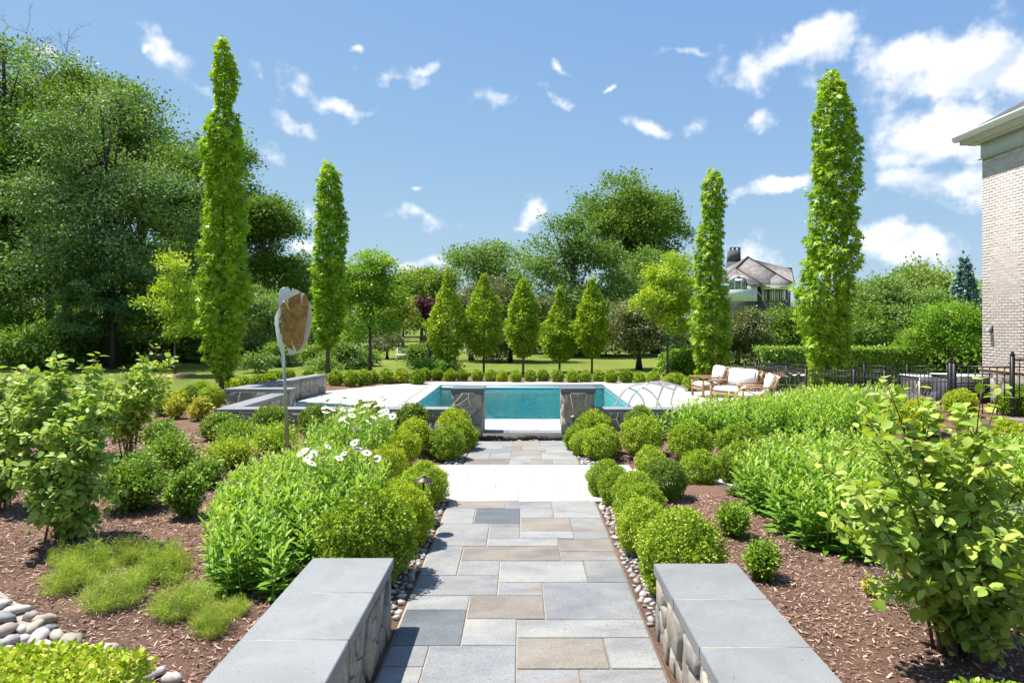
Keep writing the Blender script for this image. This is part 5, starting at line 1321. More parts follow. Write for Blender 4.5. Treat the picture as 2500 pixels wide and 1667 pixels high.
tree_at('woodland_tree', 'dark rounded tree crown in the middle of the woods skyline', 345, 54, [(335,320,85,120),(380,460,95,140)], M_WOOD, n_cl=300, lpc=71, cr=1.20, ls=0.254, r0=.35, seed=23, group=GW)
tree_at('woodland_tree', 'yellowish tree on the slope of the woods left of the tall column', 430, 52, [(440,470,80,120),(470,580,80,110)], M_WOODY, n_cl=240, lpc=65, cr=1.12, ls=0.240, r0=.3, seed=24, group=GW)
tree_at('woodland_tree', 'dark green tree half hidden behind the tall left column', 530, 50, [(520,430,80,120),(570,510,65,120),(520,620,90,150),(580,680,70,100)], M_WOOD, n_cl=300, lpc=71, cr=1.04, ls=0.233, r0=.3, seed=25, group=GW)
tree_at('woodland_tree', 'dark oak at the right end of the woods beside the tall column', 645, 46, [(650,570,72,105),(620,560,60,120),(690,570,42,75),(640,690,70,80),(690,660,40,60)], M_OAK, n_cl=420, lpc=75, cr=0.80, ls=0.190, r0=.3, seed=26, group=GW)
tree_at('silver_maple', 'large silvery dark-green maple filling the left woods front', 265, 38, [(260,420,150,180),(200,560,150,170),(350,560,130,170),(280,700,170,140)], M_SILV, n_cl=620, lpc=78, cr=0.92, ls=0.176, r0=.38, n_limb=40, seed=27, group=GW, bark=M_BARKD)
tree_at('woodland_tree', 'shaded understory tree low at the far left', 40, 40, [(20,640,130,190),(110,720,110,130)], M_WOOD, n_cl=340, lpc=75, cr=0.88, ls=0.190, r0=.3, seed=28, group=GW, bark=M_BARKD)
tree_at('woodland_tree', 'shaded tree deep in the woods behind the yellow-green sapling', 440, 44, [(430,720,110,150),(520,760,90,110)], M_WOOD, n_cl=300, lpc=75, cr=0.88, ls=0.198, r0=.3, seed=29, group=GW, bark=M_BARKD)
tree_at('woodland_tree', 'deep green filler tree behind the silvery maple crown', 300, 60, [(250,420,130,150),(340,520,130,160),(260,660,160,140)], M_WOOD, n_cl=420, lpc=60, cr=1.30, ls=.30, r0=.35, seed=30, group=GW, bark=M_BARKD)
def bare_tree(label, u, d, top, seed):
    rng = np.random.default_rng(seed); b = ((u - UX) / F * d, d, -.06); t = thing('dead_tree', label, 'tree', b); Z = W(u, top, d).z; parts = [tube([(0, 0, 0), (.2, 0, Z * .5), (0, .1, Z * .9)], [.28, .2, .05], 7)]
    def grow(o, dr, L, r, lev):
        pts = [o]; d_ = dr.copy()
        for j in range(6):
            d_ = nrm(d_ + rng.normal(size=3) * .22 + np.array([0, 0, .05])); pts.append(pts[-1] + d_ * L / 6)
        parts.append(tube(pts, np.linspace(r, r * .25, 7), 4))
        if lev < 2:
            for j in range(4): grow(pts[rng.integers(2, 6)], nrm(d_ + rng.normal(size=3) * .7), L * .5, r * .45, lev + 1)
    for i in range(11):
        k = rng.uniform(.62, .88); grow(np.array([0, 0, Z * k]), nrm(rng.normal(size=3) * np.array([1, .6, .2]) + np.array([0, 0, 1.0])), Z * rng.uniform(.12, .2), .035, 0)
    obj('trunk', [parts[0]], M_BARK, t, True); obj('branches', parts[1:], M_BARK, t, True)
bare_tree('bare dead tree crown sticking out of the woods top', 118, 49, 75, 31)
tree_at('dogwood_tree', 'dark glossy small tree on the lawn before the woods', 275, 36, [(270,720,95,80),(300,660,60,60),(200,740,60,55),(330,760,50,60),(270,800,90,50)], M_SILV, n_cl=330, lpc=71, cr=0.50, ls=0.134, r0=.12, n_limb=30, seed=33, bark=M_BARKD, flat=.4)
tree_at('young_maple', 'slender yellow-green young tree with mulch ring on the left lawn', 427, 31, [(425,660,38,70),(405,760,55,70),(455,790,50,60),(430,720,50,60)], M_BRIGHT, n_cl=150, lpc=54, cr=0.40, ls=0.120, r0=.055, n_limb=40, seed=34, shell=.3)
p = (427 - UX) / F * 31
tag(obj('mulch_ring', [lathe([(.95, -.07), (.8, .0), (.3, .03), (0, .03)], 24, 0, (p, 31, 0))], M_MULCH, None, True), kind='structure')
tree_at('green_shrub_tree', 'round leafy green tree behind the metal sculpture', 655, 40, [(640,770,55,65),(690,800,50,60),(640,830,60,45)], M_FARG, n_cl=240, lpc=71, cr=0.52, ls=0.134, r0=.10, seed=35)
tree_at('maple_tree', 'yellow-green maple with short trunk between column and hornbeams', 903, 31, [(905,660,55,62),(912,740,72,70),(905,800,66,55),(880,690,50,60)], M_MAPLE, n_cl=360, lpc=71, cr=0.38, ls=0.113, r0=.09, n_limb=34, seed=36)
# background trees
GB = 'trees beyond the lawn'
tree_at('background_tree', 'distant grey-green tree between the dark oak and second column', 725, 80, [(725,690,48,80),(760,740,45,60)], M_FARG, n_cl=200, lpc=65, cr=1.12, ls=0.296, r0=.25, seed=41, group=GB)
tree_at('background_tree', 'pointed light green far tree left of the copper trees', 1030, 75, [(1015,710,30,55),(1045,720,30,60)], M_WOODY, n_cl=150, lpc=65, cr=1.04, ls=0.282, r0=.22, seed=42, group=GB)
tree_at('background_tree', 'dark far tree just left of the first hornbeam', 1075, 72, [(1080,720,32,50),(985,725,35,55)], M_OAK, n_cl=150, lpc=65, cr=1.04, ls=0.268, r0=.22, seed=43, group=GB)
tree_at('background_tree', 'broad round far tree above the second hornbeam', 1195, 85, [(1170,660,60,70),(1225,670,55,65),(1200,720,85,60)], M_FARG, n_cl=280, lpc=71, cr=1.36, ls=0.317, r0=.3, seed=44, group=GB)
tree_at('background_tree', 'large airy green tree behind the hornbeams right of centre', 1400, 50, [(1390,620,90,95),(1330,690,60,90),(1450,680,80,110),(1400,760,110,80)], M_FARG, n_cl=460, lpc=71, cr=0.80, ls=0.198, r0=.35, n_limb=30, seed=45, group=GB)
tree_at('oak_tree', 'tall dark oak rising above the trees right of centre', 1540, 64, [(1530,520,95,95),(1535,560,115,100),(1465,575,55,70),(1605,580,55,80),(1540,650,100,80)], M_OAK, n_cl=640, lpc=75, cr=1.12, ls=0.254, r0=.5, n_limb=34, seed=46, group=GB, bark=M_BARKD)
tree_at('background_tree', 'medium green tree under the dark oak behind the bright maple', 1600, 54, [(1590,680,85,85),(1650,710,60,80),(1540,740,70,80)], M_FARG, n_cl=340, lpc=71, cr=0.88, ls=0.205, r0=.3, seed=47, group=GB)
tree_at('copper_crabapple', 'copper-leaved tree between the first and second hornbeams', 1150, 44, [(1150,760,55,70),(1185,730,45,45)], M_COPPER, n_cl=240, lpc=71, cr=0.56, ls=0.141, r0=.14, seed=48, bark=M_BARKD)
tree_at('copper_crabapple', 'copper-leaved tree between the third and fourth hornbeams', 1245, 42, [(1235,770,58,75),(1300,790,55,65),(1200,840,40,40)], M_COPPER, n_cl=300, lpc=71, cr=0.56, ls=0.141, r0=.14, seed=49, bark=M_BARKD)
tree_at('purple_plum', 'dark purple-leaved small tree left of the first hornbeam', 1040, 54, [(1040,762,42,28),(1010,775,26,24)], M_PURPLE, n_cl=130, lpc=65, cr=0.56, ls=0.169, r0=.14, seed=50, bark=M_BARKD)
tree_at('red_tip_maple', 'orange-tinged small tree behind the yellow-green maple', 985, 48, [(985,775,36,40)], M_ORANGE, n_cl=110, lpc=65, cr=0.48, ls=0.141, r0=.12, seed=51, bark=M_BARKD)
tree_at('pink_crabapple', 'small pinkish leaning tree on the far lawn by the bench', 945, 46, [(945,840,34,20)], M_COPPER, n_cl=60, lpc=58, cr=0.40, ls=0.120, r0=.1, seed=52, bark=M_BARKD)
tree_at('copper_crabapple', 'dark copper tree left of the bright yellow-green maple', 1560, 35, [(1545,780,62,70),(1510,820,45,55),(1600,810,50,60)], M_COPPER, n_cl=340, lpc=71, cr=0.50, ls=0.120, r0=.14, seed=53, bark=M_BARKD)
tree_at('young_maple', 'bright yellow-green maple with thin trunk right of centre', 1630, 28.5, [(1640,680,55,58),(1600,740,45,50),(1665,750,48,55),(1620,790,40,35)], M_BRIGHT, n_cl=220, lpc=62, cr=0.36, ls=0.113, r0=.06, n_limb=36, seed=54, shell=.35)
tree_at('copper_crabapple', 'dark copper tree right of the second right column', 1800, 39, [(1790,815,46,55),(1825,810,40,50),(1780,860,50,40)], M_COPPER, n_cl=300, lpc=71, cr=0.52, ls=0.127, r0=.15, seed=55, bark=M_BARKD)
tree_at('green_crabapple', 'dense green tree under the distant house', 1900, 42, [(1880,800,60,50),(1940,785,50,50),(1920,840,60,50)], M_OAK, n_cl=330, lpc=71, cr=0.60, ls=0.141, r0=.15, seed=56)
tree_at('background_tree', 'soft green tree right of the tall right column', 2130, 46, [(2120,760,65,75),(2170,740,60,60)], M_FARG, n_cl=300, lpc=71, cr=0.72, ls=0.169, r0=.18, seed=57, group=GB)
tree_at('background_tree', 'pale green tree between the hedge and the willow', 2240, 44, [(2230,770,80,65),(2290,790,60,60)], M_FARG, n_cl=320, lpc=71, cr=0.64, ls=0.155, r0=.18, seed=58, group=GB)
tree_at('dark_maple', 'dark green tree right behind the tall right column', 2090, 34, [(2080,820,65,70),(2130,840,50,50)], M_OAK, n_cl=280, lpc=71, cr=0.52, ls=0.120, r0=.12, seed=59)
tree_at('willow_tree', 'rounded pale weeping willow on the right skyline', 2262, 76, [(2265,720,68,52),(2220,735,40,40)], M_WILLOW, n_cl=260, lpc=71, cr=1.28, ls=0.353, r0=.3, seed=60, flat=1.6, up=.1, group=GB)
tree_at('background_tree', 'tiny dark treetop on the skyline left of the blue spruce', 2218, 110, [(2222,672,26,16)], M_OAK, n_cl=70, lpc=65, cr=1.12, ls=0.353, r0=.3, seed=61, group=GB)
tree_at('crape_myrtle', 'bright green orange-tipped shrub tree beside the brick house', 2320, 26, [(2330,800,70,62),(2280,830,50,50),(2380,810,50,60)], M_MAPLE, n_cl=330, lpc=71, cr=0.40, ls=0.092, r0=.07, n_limb=40, seed=62)
def conifer(name, label, u, d, top, base_v, hw, leaf, n, ls, seed):
    rng = np.random.default_rng(seed); b = ((u - UX) / F * d, d, -.06); H = W(u, top, d).z; R = hw / F * d; t = thing(name, label, 'tree', b)
    z = H * (.10 + .90 * (1 - np.sqrt(rng.random(n)))); lay = np.round(z / .45) * .45 + rng.normal(size=n) * .08; a = rng.integers(0, 14, n) / 14 * 6.283 + lay * 1.7 + rng.normal(size=n) * .14
    rr = R * (1 - lay / H) * np.sqrt(rng.random(n)) * 1.05 + .05; P = np.stack([rr * np.cos(a), rr * np.sin(a), lay - rr * .18 + .1], 1); out = np.stack([np.cos(a), np.sin(a), np.full(n, -.1)], 1)
    obj('trunk', [tube([(0, 0, 0), (0, 0, H * .96)], [.18, .03], 7)], M_BARK, t, True)
    obj('crown', [cards(P, out + rng.normal(size=(n, 3)) * .55, np.array([0, 0, 1.0]) + rng.normal(size=(n, 3)) * .4, ls * rng.uniform(.7, 1.3, n), T_QUAD, np.clip(.2 + .5 * rr / (R * (1 - lay / H) + .05) + .4 * (rng.random(n) - .4), 0, 1))], leaf, t)
conifer('blue_spruce', 'blue-grey spruce rising beside the brick house', 2355, 48, 625, 800, 62, M_SPRUCE, 9000, .30, 63)
# distant wooded skyline
def treeline():
    rng = np.random.default_rng(70); ell = []
    for i in range(95):
        a = rng.uniform(-1.05, 1.05); d = rng.uniform(105, 190); h = rng.uniform(6, 11.5)
        ell.append((d * math.tan(a) if abs(a) < .9 else d * 1.26 * np.sign(a), d, h * .5, rng.uniform(5, 10), 4, h * .55))
    C, lp = crown_parts(rng, ell, 1900, 30, 3.0, 1.0, shell=.3)
    tag(obj('distant_woodland', [lp], M_FARG), 'far wooded skyline behind the garden trees', 'woodland', kind='stuff')
treeline()
# lower shrubs and understorey along the lawn edge
def bush(label, u, d, top, hw, leaf, seed, n_cl=90, ls=.13, cr=.35, name='lawn_shrub', group='shrubs on the far lawn', base=-.06, lpc=40, depth=.8):
    b = ((u - UX) / F * d, d); H = W(u, top, d).z - base; R = hw / F * d; rng = np.random.default_rng(seed)
    t = thing(name, label, 'shrub', (b[0], b[1], base), 0, group)
    C, lp = crown_parts(rng, [(0, 0, H * .52, R, R * depth, H * .50)], n_cl, lpc, cr, ls, shell=.55)
    lp[0][:, 2] = np.maximum(lp[0][:, 2], .02)
    obj('stems', limb_parts(rng, (0, 0, 0), C, H * .5, .03 + .01 * H, 10), M_TWIG, t, True); obj('foliage', [lp], leaf, t); return t
bush('round shrub on the lawn at the foot of the left woods', 505, 41, 835, 28, M_WOOD, 71)
bush('dark clipped shrub right of the tall left column', 585, 39, 850, 28, M_WOOD, 72)
bush('dark green shrub under the leafy tree behind the sculpture', 680, 38, 825, 42, M_SHRUB, 73, 120)
bush('thin upright shrub near the sculpture pole on the lawn', 624, 33, 868, 16, M_FARG, 74, 36)
bush('dark evergreen shrub left of the second column trunk', 782, 37, 838, 24, M_WOODY, 75)
bush('pale green shrub right of the second column trunk', 838, 36, 840, 34, M_FARG, 76, 110)
bush('dark low shrub under the yellow-green maple', 885, 38, 855, 26, M_WOOD, 77)
bush('small shrub at the foot of the second column', 783, 33.5, 886, 16, M_FARG, 78, 40)
bush('clipped dark bush behind the far white bench', 1022, 44, 845, 26, M_WOOD, 79, 90)
bush('dark rounded bush right of the far bench', 1035, 40, 846, 24, M_WOOD, 80, 90)
bush('spreading green shrub beside the dark arbor', 1062, 31.5, 880, 40, M_SHRUB, 81, 110, .12)
bush('bright leafy shrub before the second right column', 1683, 29.5, 858, 46, M_MAPLE, 82, 170, .15)
bush('shaded tangle of vines at the far left lawn edge', 80, 36, 800, 95, M_WOOD, 83, 220, .2, .6)
bush('reddish vine-covered stump before the woods', 150, 37, 812, 40, M_COPPER, 84, 90, .18, .4)
bush('dark undergrowth beneath the woods behind the dogwood', 330, 43, 790, 130, M_WOOD, 85, 260, .25, .8)
bush('dark undergrowth beneath the woods behind the tall column', 540, 46, 800, 120, M_WOOD, 86, 240, .25, .8)
for i, (u, d, tp, hw, lf) in enumerate(((1480, 52, 800, 90, M_WOOD), (1700, 50, 790, 90, M_FARG), (1330, 55, 800, 100, M_FARG), (2010, 50, 770, 80, M_FARG), (2200, 36, 830, 70, M_OAK), (2350, 33, 830, 60, M_OAK), (880, 66, 780, 90, M_FARG), (770, 60, 780, 80, M_FARG))):
    bush(['shadowed undergrowth behind the last two hornbeams', 'leafy undergrowth behind the bright maple', 'soft green undergrowth behind the middle hornbeams', 'green undergrowth left of the tall right column base', 'dark undergrowth behind the clipped hedge', 'dark undergrowth beside the brick house', 'far green thicket behind the yellow-green maple', 'far green thicket behind the second column'][i], u, d, tp, hw, lf, 87 + i, 220, .24, .8)

# hornbeams in a row behind the pool
GH = 'young hornbeams behind the pool'
for i, (u, d, top, hw) in enumerate(((1092, 32, 652, 46), (1181, 32.5, 668, 46), (1277, 28.5, 682, 40), (1366, 33, 700, 40), (1445, 32, 676, 40))):
    rng = np.random.default_rng(100 + i); b = ((u - UX) / F * d, d, -.05); H = W(u, top, d).z + .05; R = hw / F * d
    t = thing('hornbeam_tree', '%s of the five pointed hornbeams counted from the left' % ['first', 'second', 'third', 'fourth', 'fifth'][i], 'tree', b, 0, GH)
    z0 = H * (.13 + .05 * (i % 3)); R *= (1.05, 1.08, .98, 1.12, 1.0)[i]; prof = [(z0, R * .30), (z0 + .10 * H, R * .72), (z0 + .22 * H, R * .98), (z0 + .34 * H, R), (z0 + (.46, .50, .54, .44, .52)[i] * H, R * .76), (z0 + .60 * H, R * (.46, .52, .56, .40, .50)[i]), (z0 + .70 * H, R * (.16, .24, .30, .2, .26)[i]), (H, R * .03)]
    lp = column_parts(rng, prof, 6200, .14, tpl=T_QUAD, droop=-.2, lump=(.22, .30, .24, .34, .28)[i])
    br = [tube([(0, 0, 0), (.02, 0, H * .5), (0, 0, H * .95)], [.055, .04, .008], 7)]
    for k in range(26):
        z = rng.uniform(.22, .8) * H; a = rng.random() * 6.28; L = R * .75 * (1 - abs(z / H - .42)); br.append(tube([(0, 0, z), (L * math.cos(a) * .6, L * math.sin(a) * .6, z + L * .5), (L * math.cos(a), L * math.sin(a), z + L * .9)], [.016, .01, .004], 4))
    obj('trunk', br, M_BARK, t, True); obj('crown', [lp], M_HORN, t)

# columnar sweetgums
GS = 'columnar sweetgum trees'
def sweetgum(label, u, d, zb, prof_px, n, ls, seed, trunk_u=None, wk=1.0):
    rng = np.random.default_rng(seed); b = ((trunk_u or u) - UX) / F * d; t = thing('columnar_sweetgum', label, 'tree', (b, d, zb), 0, GS)
    zt = W(u, prof_px[0][0], d).z - zb
    parts = []
    prof = sorted([(W(u, v, d).z - zb, max(.04, hw * wk / F * d), (c - UX) / F * d - b) for v, hw, c in prof_px])
    zs = [p[0] for p in prof]; lp = column_parts(rng, [(p[0], p[1]) for p in prof], n, ls, lump=.27)
    V = lp[0]; V[:, 0] += np.interp(V[:, 2], zs, [p[2] for p in prof]); br = [tube([(0, 0, -.1), (.01, 0, zt * .3), (np.interp(zt * .6, zs, [p[2] for p in prof]), 0, zt * .6), (prof[-1][2], 0, zt * .97)], [.085, .07, .045, .01], 8)]
    for k in range(60):
        z = rng.uniform(zs[0], zs[-1] * .95); a = rng.random() * 6.28; L = np.interp(z, zs, [p[1] for p in prof]) * .8; x0 = np.interp(z, zs, [p[2] for p in prof])
        br.append(tube([(x0, 0, z - L * .5), (x0 + L * .6 * math.cos(a), L * .6 * math.sin(a), z), (x0 + L * math.cos(a), L * math.sin(a), z + L * .5)], [.014, .01, .004], 4))
    obj('trunk', br, M_BARK, t, True); obj('crown', [lp], M_GUM, t)
sweetgum('tall columnar tree at the left, tallest of the four narrow columns', 545, 19.0, .05, [(90,3,547),(120,14,545),(160,30,551),(205,36,552),(235,24,548),(255,14,545),(280,38,545),(330,54,547),(400,60,548),(480,56,550),(560,64,548),(640,66,548),(720,70,545),(780,66,540),(830,56,548),(870,46,545),(905,28,545),(925,8,545)], 5600, .19, 201, 540, .74)
sweetgum('narrow columnar tree left of the pool, shorter than its left neighbour', 802, 26.5, .08, [(396,4,800),(425,26,803),(470,34,805),(540,42,806),(600,42,806),(680,44,803),(740,44,802),(790,40,802),(830,28,802),(850,6,800)], 4600, .20, 202, 800, .80)
sweetgum('narrow columnar tree behind the pool seats, shorter of the right pair', 1735, 26.5, .08, [(410,4,1742),(440,22,1742),(500,25,1740),(540,22,1740),(580,30,1733),(650,34,1730),(720,40,1736),(780,46,1738),(850,42,1735),(900,34,1735),(925,22,1735)], 4800, .20, 203, None, .95)
sweetgum('tall leafy columnar tree on the right before the brick house', 2018, 19.5, .25, [(172,5,2026),(200,26,2028),(240,40,2035),(300,52,2038),(380,60,2040),(470,62,2038),(530,56,2035),(600,66,2030),(680,76,2018),(740,70,2012),(790,62,2015),(850,54,2018),(900,50,2020),(945,40,2020)], 6600, .19, 204, None, .84)

# clipped hedge behind the fence
t = thing('clipped_hedge', 'long dark clipped hedge behind the black iron fence', 'hedge', (0, 27, -.06))
rng = np.random.default_rng(91); n = 26000; xa, xb = (1858 - UX) / F * 27, (2262 - UX) / F * 27; hh = 1.32
P = np.stack([rng.uniform(xa, xb, n), rng.uniform(-.1, 1.1, n), rng.random(n) * hh], 1); face = rng.random(n); P[face < .45, 1] = rng.normal(size=(face < .45).sum()) * .06; P[face > .60, 2] = hh + rng.normal(size=(face > .60).sum()) * .05
N = np.where((face < .45)[:, None], [0, -1.0, .4], [0, 0, 1.0]) + rng.normal(size=(n, 3)) * .5
obj('foliage', [cards(P, rng.normal(size=(n, 3)) + np.array([0, -.3, .3]), N, .095 * rng.uniform(.7, 1.3, n), T_QUAD, rng.random(n))], M_SHRUB, t)
obj('stems', [tube([(x, .5, 0), (x + .05, .5, hh * .8)], [.03, .01], 5) for x in np.linspace(xa + .3, xb - .3, 14)], M_BARK, t)

# ------------------------------------------------------------------ clipped boxwood balls
BM = {}
def bmesh_for(kind, near, v):
    k = (kind, near, v)
    if k not in BM:
        mat = {'g': M_BOX, 'y': M_BOXY, 'd': M_BOXD}[kind]
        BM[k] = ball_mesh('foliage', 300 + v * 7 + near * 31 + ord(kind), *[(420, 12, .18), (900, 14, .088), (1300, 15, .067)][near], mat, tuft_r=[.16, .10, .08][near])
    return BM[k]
STEMS = stem_mesh('stems')
def ball(label, x, y, r, z=None, kind='g', near=1, sz=1.0, sx=1.0, group='clipped boxwood balls', name='boxwood_ball', v=None):
    rr = random.Random(int(x * 1000) + int(y * 77)); z = gz(x, y) if z is None else z
    t = thing(name, label, 'boxwood', (x, y, z), 0, group)
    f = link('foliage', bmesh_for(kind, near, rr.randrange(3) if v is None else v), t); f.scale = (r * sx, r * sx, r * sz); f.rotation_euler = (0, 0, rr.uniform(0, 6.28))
    s = link('stems', STEMS, t); s.scale = (r * .9, r * .9, r * .8); return t
def ball_px(label, u, v, r, d=None, kind='g', near=1, sz=1.0, sx=1.0, **k):
    g = 0
    if d is None:
        d = EYE * F / (v - VY + .86 * r)
        for _ in range(6):
            x = (u - UX) / F * d; d = (EYE - gz(x, d)) * F / (v - VY + .86 * r * sz)
    x = (u - UX) / F * d; R = r / F * d
    return ball(label, x, d, R, W(u, v, d).z - .86 * R * sz if k.pop('float', False) else None, kind, near, sz, sx, **k)
# left of the walk
ball_px('large clipped boxwood ball behind the end of the left seat wall', 898, 1313, 118, kind='g', near=2)
ball_px('clipped ball left of the path just behind the large front ball', 978, 1262, 78, 7.15, kind='y', near=2)
ball_px('clipped ball left of the path next to the path light post', 990, 1222, 62, 7.9, kind='g', near=2)
ball_px('clipped ball left of the path at the near corner of the white band', 1036, 1186, 58, 8.75, kind='g', near=2)
ball_px('yellowish clipped ball at the left end of the white band', 945, 1142, 50, 9.6, kind='y', near=2)
ball_px('yellow clipped ball behind the left end of the white band', 985, 1110, 42, 10.9, kind='y')
ball_px('yellow-topped clipped ball farther back left of the white band', 1010, 1085, 42, 11.7, kind='y')
ball_px('round clipped ball at the far left corner of the white band', 1091, 1084, 44, 11.6, kind='g')
ball_px('clipped ball left of the path behind the corner ball', 1126, 1056, 40, 12.5, kind='g')
ball_px('yellow-tinged clipped ball against the left pillar', 1107, 1018, 42, 13.05, kind='y', sz=1.1)
ball_px('dark clipped ball before the low wall left of the left pillar', 1005, 1016, 42, 13.1, kind='d', sz=1.05)
ball_px('dark clipped ball behind the white daisies', 893, 994, 41, 13.15, kind='d', sz=1.15)
ball_px('dark clipped ball right of the sculpture pole', 771, 1010, 41, 13.1, kind='d', sz=1.05)
ball_px('dark clipped ball directly left of the sculpture pole', 660, 1012, 44, 12.9, kind='d')
ball_px('wide dark clipped mound at the corner of the low wall', 539, 1016, 48, 12.8, kind='d', sz=.75)
# right of the walk
ball_px('large clipped ball behind the end of the right seat wall', 1660, 1350, 105, kind='g', near=2)
ball_px('second clipped ball right of the path behind the large front one', 1574, 1290, 70, kind='g', near=2)
ball_px('third clipped ball in the right row beside the path', 1566, 1240, 62, kind='g', near=2)
ball_px('fourth clipped ball in the right row beside the path', 1552, 1208, 56, kind='g', near=2)
ball_px('fifth clipped ball in the right row beside the path', 1508, 1190, 48, kind='g', near=2)
ball_px('last clipped ball in the right row at the white band corner', 1478, 1170, 47, kind='g', near=2)
ball_px('small clipped ball behind the right path row', 1589, 1128, 38, kind='g')
ball_px('clipped ball in the bare mulch right of the path row', 1624, 1172, 51, kind='d', near=2)
ball_px('clipped ball on bare mulch left of the grey cross path', 1709, 1146, 48, kind='g', near=2)
ball_px('clipped ball at the left end of the big right daisy clump', 1800, 1133, 50, kind='g', near=2, sz=1.05)
ball_px('clipped ball at the right corner of the far walk', 1469, 1081, 46, kind='g')
ball_px('clipped ball between the far walk and the daisies on the right', 1567, 1086, 50, kind='g')
ball_px('clipped ball below the back daisy clump on the right', 1686, 1078, 51, kind='g')
ball_px('wide clipped mound at the foot of the back right daisies', 1803, 1074, 54, kind='g', sz=.7)
ball_px('clipped ball against the right pillar', 1449, 1018, 44, 13.1, kind='g', sz=1.0)
ball_px('small bright clipped ball at the right edge of the far walk', 1411, 1062, 34, 12.5, kind='g')
ball_px('smaller bright clipped ball before the right pillar ball', 1426, 1078, 34, 12.0, kind='g')
ball_px('clipped ball before the low wall left of the back daisies', 1564, 1016, 37, 13.15, kind='d', sz=1.1)
ball_px('clipped ball peeping above the back daisies', 1698, 996, 34, 13.6, kind='d')
ball_px('yellow-green clipped ball near the lavender on the right', 2346, 972, 36, 13.2, kind='y')
ball_px('large yellow-green ball behind the leafy right shrub', 2244, 1010, 48, 11.8, kind='y')
ball_px('yellow-green ball behind the half hidden path light', 2140, 1054, 42, 10.6, kind='y')
ball_px('yellow-green ball at the right edge below the terrace', 2462, 1052, 44, 10.4, kind='y')
ball_px('dark ball at the right edge by the gate', 2490, 955, 38, 13.6, kind='d')
ball_px('bright small ball at the right edge beside the terrace', 2462, 988, 28, 13.4, kind='g')
ball_px('bright ball cut by the right edge beside the terrace', 2500, 988, 30, 13.3, kind='g')
# row behind the pool
row = [(781,925,15),(819,925,18),(856,925,18),(888,922,18),(908,921,15),(943,919,17),(980,919,17),(1020,921,18),(1038,914,14),(1067,914,14),(1099,916,14),(1129,916,13),(1165,916,14),(1198,917,14),(1226,919,13),(1259,919,14),(1295,918,14),(1326,917,14),(1361,918,15),(1398,919,15),(1429,919,14),(1461,918,14),(1492,920,15),(1528,919,16),(1561,922,14),(1595,922,15),(1635,927,13),(1655,926,15),(1686,937,18)]
ORD = ['first','second','third','fourth','fifth','sixth','seventh','eighth','ninth','tenth','eleventh','twelfth','thirteenth','fourteenth','fifteenth','sixteenth','seventeenth','eighteenth','nineteenth','twentieth','twenty-first','twenty-second','twenty-third','twenty-fourth','twenty-fifth','twenty-sixth','twenty-seventh','twenty-eighth','twenty-ninth']
for i, (u, v, r) in enumerate(row):
    d = 2.17 * F / (v - VY + .9 * r); d = min(max(d, 22.0), 26.6)
    ball_px('%s clipped ball from the left in the row behind the pool' % ORD[i], u, v, r * 1.02, d, kind='y' if i in (6, 14) else 'g', near=0, sz=1.08, group='row of clipped boxwood behind the pool')
# group behind the angled wall on the left
for i, (u, v, r, d) in enumerate(((434,958,26,17.2),(467,946,24,18.6),(516,956,30,17.6),(560,938,24,20.0),(595,930,21,21.2),(628,926,19,22.4),(656,922,18,23.4),(680,918,17,24.4),(703,912,17,25.4),(400,962,24,16.4),(493,935,20,20.2),(755,928,17,25.2))):
    ball_px(['boxwood clump left of the tall column trunk, second from the left','boxwood clump just left of the tall column trunk','large boxwood clump at the foot of the tall column','boxwood clump first to the right of the tall column trunk','boxwood clump second to the right of the tall column trunk','boxwood clump above the middle of the angled wall','boxwood clump left of the sculpture pole above the wall','boxwood clump behind the sculpture pole above the wall','boxwood clump farthest back along the angled wall','leftmost boxwood clump of the group left of the column','small boxwood clump behind the tall column trunk','boxwood clump at the far end of the angled wall'][i], u, v, r, d, kind='y' if i % 3 == 0 else 'g', near=0 if d > 19 else 1, group='boxwood behind the angled wall')
# clipped hedge tops in the very foreground
def fore_hedge(label, x0, x1, y0, y1, z, seed, n):
    rng = np.random.default_rng(seed); t = thing('boxwood_hedge', label, 'hedge', ((x0 + x1) / 2, (y0 + y1) / 2, 0), 0, 'foreground hedges'); w, d = (x1 - x0) / 2, (y1 - y0) / 2
    P = np.stack([rng.uniform(-w, w, n), rng.uniform(-d, d, n), np.zeros(n)], 1)
    e = np.minimum(np.minimum(w - np.abs(P[:, 0]), d - np.abs(P[:, 1])), .16) / .16
    top = z - .10 * (1 - e) ** 2 + .018 * np.sin(P[:, 0] * 9) * np.sin(P[:, 1] * 11); P[:, 2] = top - .09 * rng.random(n) ** 1.5; side = rng.random(n) < .25; P[side, 2] = top[side] * rng.random(side.sum())
    P[side, 0] = np.where(rng.random(side.sum()) < .5, np.sign(P[side, 0]) * w * .97, P[side, 0])
    obj('foliage', [cards(P, rng.normal(size=(n, 3)) + np.array([0, 0, .55]), np.array([0, 0, .8]) + rng.normal(size=(n, 3)) * .6, .030 * rng.uniform(.7, 1.25, n), T_FOLD, np.clip(.25 + .75 * rng.random(n), 0, 1))], M_BOX, t)
    st = [tube([(rng.uniform(-w, w) * .9, rng.uniform(-d, d) * .9, -.02), (rng.uniform(-w, w) * .9, rng.uniform(-d, d) * .9, z * .85)], [.01, .004], 4) for _ in range(50)]; obj('stems', st, M_TWIG, t)
fore_hedge('clipped hedge top in the bottom left corner of the garden', -3.4, -1.62, 2.0, 3.02, .93, 401, 30000)
fore_hedge('clipped hedge top in the bottom right corner of the garden', 1.72, 3.6, 2.0, 2.84, .86, 402, 30000)

